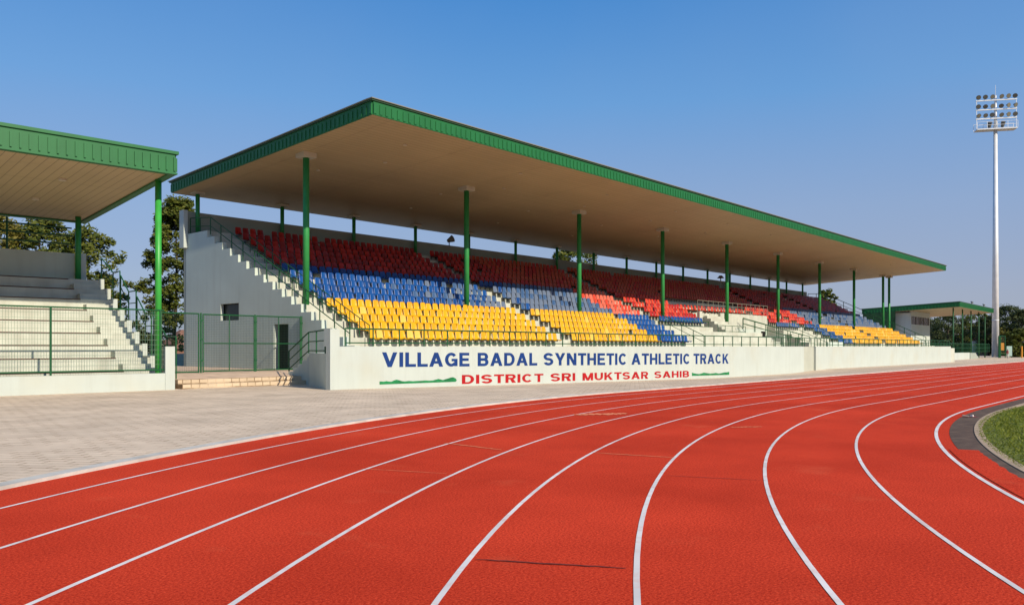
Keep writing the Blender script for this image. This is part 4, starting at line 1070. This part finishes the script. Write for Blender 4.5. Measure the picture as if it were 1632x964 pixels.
# things at the foot of the mast, far right
def at(u, depth): x = (u - 816) / 1268 * depth; return x * ST + depth * CT, depth * ST - x * CT
def facing(b, u0, u1, depth, z0, z1, th=.2, off=0.0):
    p, q = at(u0, depth + off), at(u1, depth + off); f_ = [(p[0], p[1]), (q[0], q[1]), (q[0] + CT * th, q[1] + ST * th), (p[0] + CT * th, p[1] + ST * th)]
    b.hexa([(a, c, z0) for a, c in f_], [(a, c, z1) for a, c in f_])
x, y = at(1573, 186)
t = thing('screen_wall', 'white screen wall with green scribbles behind the far stand columns', 'wall', (x, y, 0)); b = MB(); facing(b, 1550, 1596, 186, -.85, 2.9); b.build('wall_body', M['wall'], t)
b = MB()
for k in range(16):
    u_ = random.uniform(1553, 1588); p, q = at(u_, 185.9), at(u_ + random.uniform(-3, 4), 185.9); z0_ = random.uniform(-.2, 1.4); b.bar((p[0], p[1], z0_), (q[0], q[1], z0_ + random.uniform(.3, .9)), .1)
b.build('painted_scribble', M['rail'], t)
x, y = at(1598, 150)
t = thing('mesh_cage', 'green mesh cage with an orange board right of the mast foot', 'cage', (x, y, 0)); b = MB()
for u_ in (1592, 1594, 1602):
    p = at(u_, 150); b.tube((p[0], p[1], -.8), (p[0], p[1], 3.6), .13 if u_ < 1600 else .07, 6)
p, q = at(1592, 150), at(1602, 150); b.tube((p[0], p[1], 3.6), (q[0], q[1], 3.6), .06, 6); b.tube((p[0], p[1], .2), (q[0], q[1], .2), .06, 6); b.build('frame', M['rail'], t)
b = MB(); facing(b, 1595, 1601.5, 150, .9, 2.3, .05, .1); b.build('orange_board', M['orange'], t)
b = MB(); mesh_wires(b, (p[0], p[1], 0), (q[0], q[1], 0), .2, 3.6, .2, .02); b.build('wire_mesh', M['wire'], t)
x, y = at(1609, 152)
t = thing('sign_board', 'pale green board standing right of the orange board', 'board', (x, y, 0)); b = MB(); facing(b, 1604.5, 1613, 152, -.2, 1.7, .08); b.build('panel', M['pale_blue'], t)
b = MB()
for u_ in (1605.2, 1612.3):
    p = at(u_, 152.2); b.tube((p[0], p[1], -.8), (p[0], p[1], 1.5), .05, 6)
b.build('leg', M['rail'], t)
for u, lab in ((1628.5, 'yellow post near the right edge beyond the track'),):
    x, y = at(u, 150); t = thing('marker_post', lab, 'post', (x, y, -.6)); b = MB(); b.tube((x, y, -.8), (x, y, 1.7), .14, 8); b.build('pole', M['orange'], t)
    b = MB(); b.tube((x, y, 1.7), (x, y, 1.8), .18, 8); b.build('cap', M['rail'], t)
x, y = at(1619, 158)
bush('row of low green plants in front of the far trees at the right edge', 1619, 158, 2.2, 12, M['leaf'], 30, 40, .25, base=-.6)

# person walking near the mast
def person(u, depth, base):
    X, Y = at(u, depth); me = bpy.data.meshes.new('person'); rad = []
    J = [(0, 0, .92, .15), (0, 0, 1.15, .15), (0, 0, 1.36, .17), (0, 0, 1.46, .065), (0, .01, 1.58, .10), (0, 0, 1.68, .09),
         (-.1, 0, .86, .10), (-.12, .08, .48, .075), (-.12, -.02, .08, .05), (-.12, -.14, .03, .045),
         (.1, 0, .86, .10), (.12, -.1, .48, .075), (.12, -.02, .08, .05), (.12, -.16, .03, .045),
         (-.22, 0, 1.34, .065), (-.27, .05, 1.08, .05), (-.25, -.06, .85, .04), (.22, 0, 1.34, .065), (.27, -.03, 1.08, .05), (.25, -.14, .88, .04)]
    E_ = [(0, 1), (1, 2), (2, 3), (3, 4), (4, 5), (0, 6), (6, 7), (7, 8), (8, 9), (0, 10), (10, 11), (11, 12), (12, 13), (2, 14), (14, 15), (15, 16), (2, 17), (17, 18), (18, 19)]
    me.from_pydata([(a, c, z) for a, c, z, r in J], E_, [])
    o = bpy.data.objects.new('person', me); COL.objects.link(o)
    md = o.modifiers.new('skin', 'SKIN'); md.use_smooth_shade = True
    for i, j in enumerate(J): me.skin_vertices[0].data[i].radius = (j[3], j[3])
    me.skin_vertices[0].data[0].use_root = True
    o.modifiers.new('sub', 'SUBSURF').levels = 1
    bpy.context.view_layer.update()
    nm = bpy.data.meshes.new_from_object(o.evaluated_get(bpy.context.evaluated_depsgraph_get())); o.modifiers.clear(); o.data = nm; nm.materials.clear()
    for m_ in (mat('skin', (.25, .13, .08), .6), mat('pink_shirt', (.45, .12, .12), .8), mat('pale_trousers', (.5, .45, .4), .8), mat('hair', (.01, .01, .01), .6)): nm.materials.append(m_)
    for p in nm.polygons:
        c = p.center; p.material_index = 3 if c.z > 1.62 or (c.z > 1.5 and c.y > .05) else (0 if c.z > 1.44 or (abs(c.x) > .2 and c.z < 1.05) else (1 if c.z > .9 else 2))
    o.location = (X, Y, base); o.rotation_euler = (0, 0, R(40)); tag(o, 'person in a pink shirt walking on the paving near the mast', 'person')
person(1606, 140, gz(175, 25))
# crumpled litter lying on the dark strip beside the grass
x, y = gp(1549, 664.5)
t = thing('litter', 'crumpled red and white litter lying on the dark strip by the grass', 'litter', (x, y, .005))
b = MB()
for k in range(7):
    a0 = random.uniform(0, 6.28); c_ = Vector((x + random.uniform(-.15, .15), y + random.uniform(-.12, .12), .008)); r_ = random.uniform(.06, .13)
    vs = [tuple(c_ + Vector((math.cos(a0 + q) * r_ * random.uniform(.5, 1), math.sin(a0 + q) * r_ * random.uniform(.5, 1), random.uniform(0, .012)))) for q in (0, 1.2, 2.4, 3.7, 5.0)]
    b.add(vs, [(0, 1, 2, 3, 4)])
b.build('red_scrap', M['r0'], t)
b = MB()
b.hexa([(x - .05, y - .03, .012), (x + .03, y - .04, .012), (x + .05, y + .02, .012), (x - .03, y + .04, .012)], [(x - .03, y - .02, .05), (x + .02, y - .02, .06), (x + .03, y + .02, .045), (x - .02, y + .02, .055)])
b.build('white_scrap', M['white_line'], t)
b = MB(); b.bar((x + .04, y, .02), (x + .22, y + .08, .015), .03); b.bar((x - .05, y + .05, .02), (x - .2, y + .16, .05), .02); b.build('dark_scrap', M['bracket'], t)
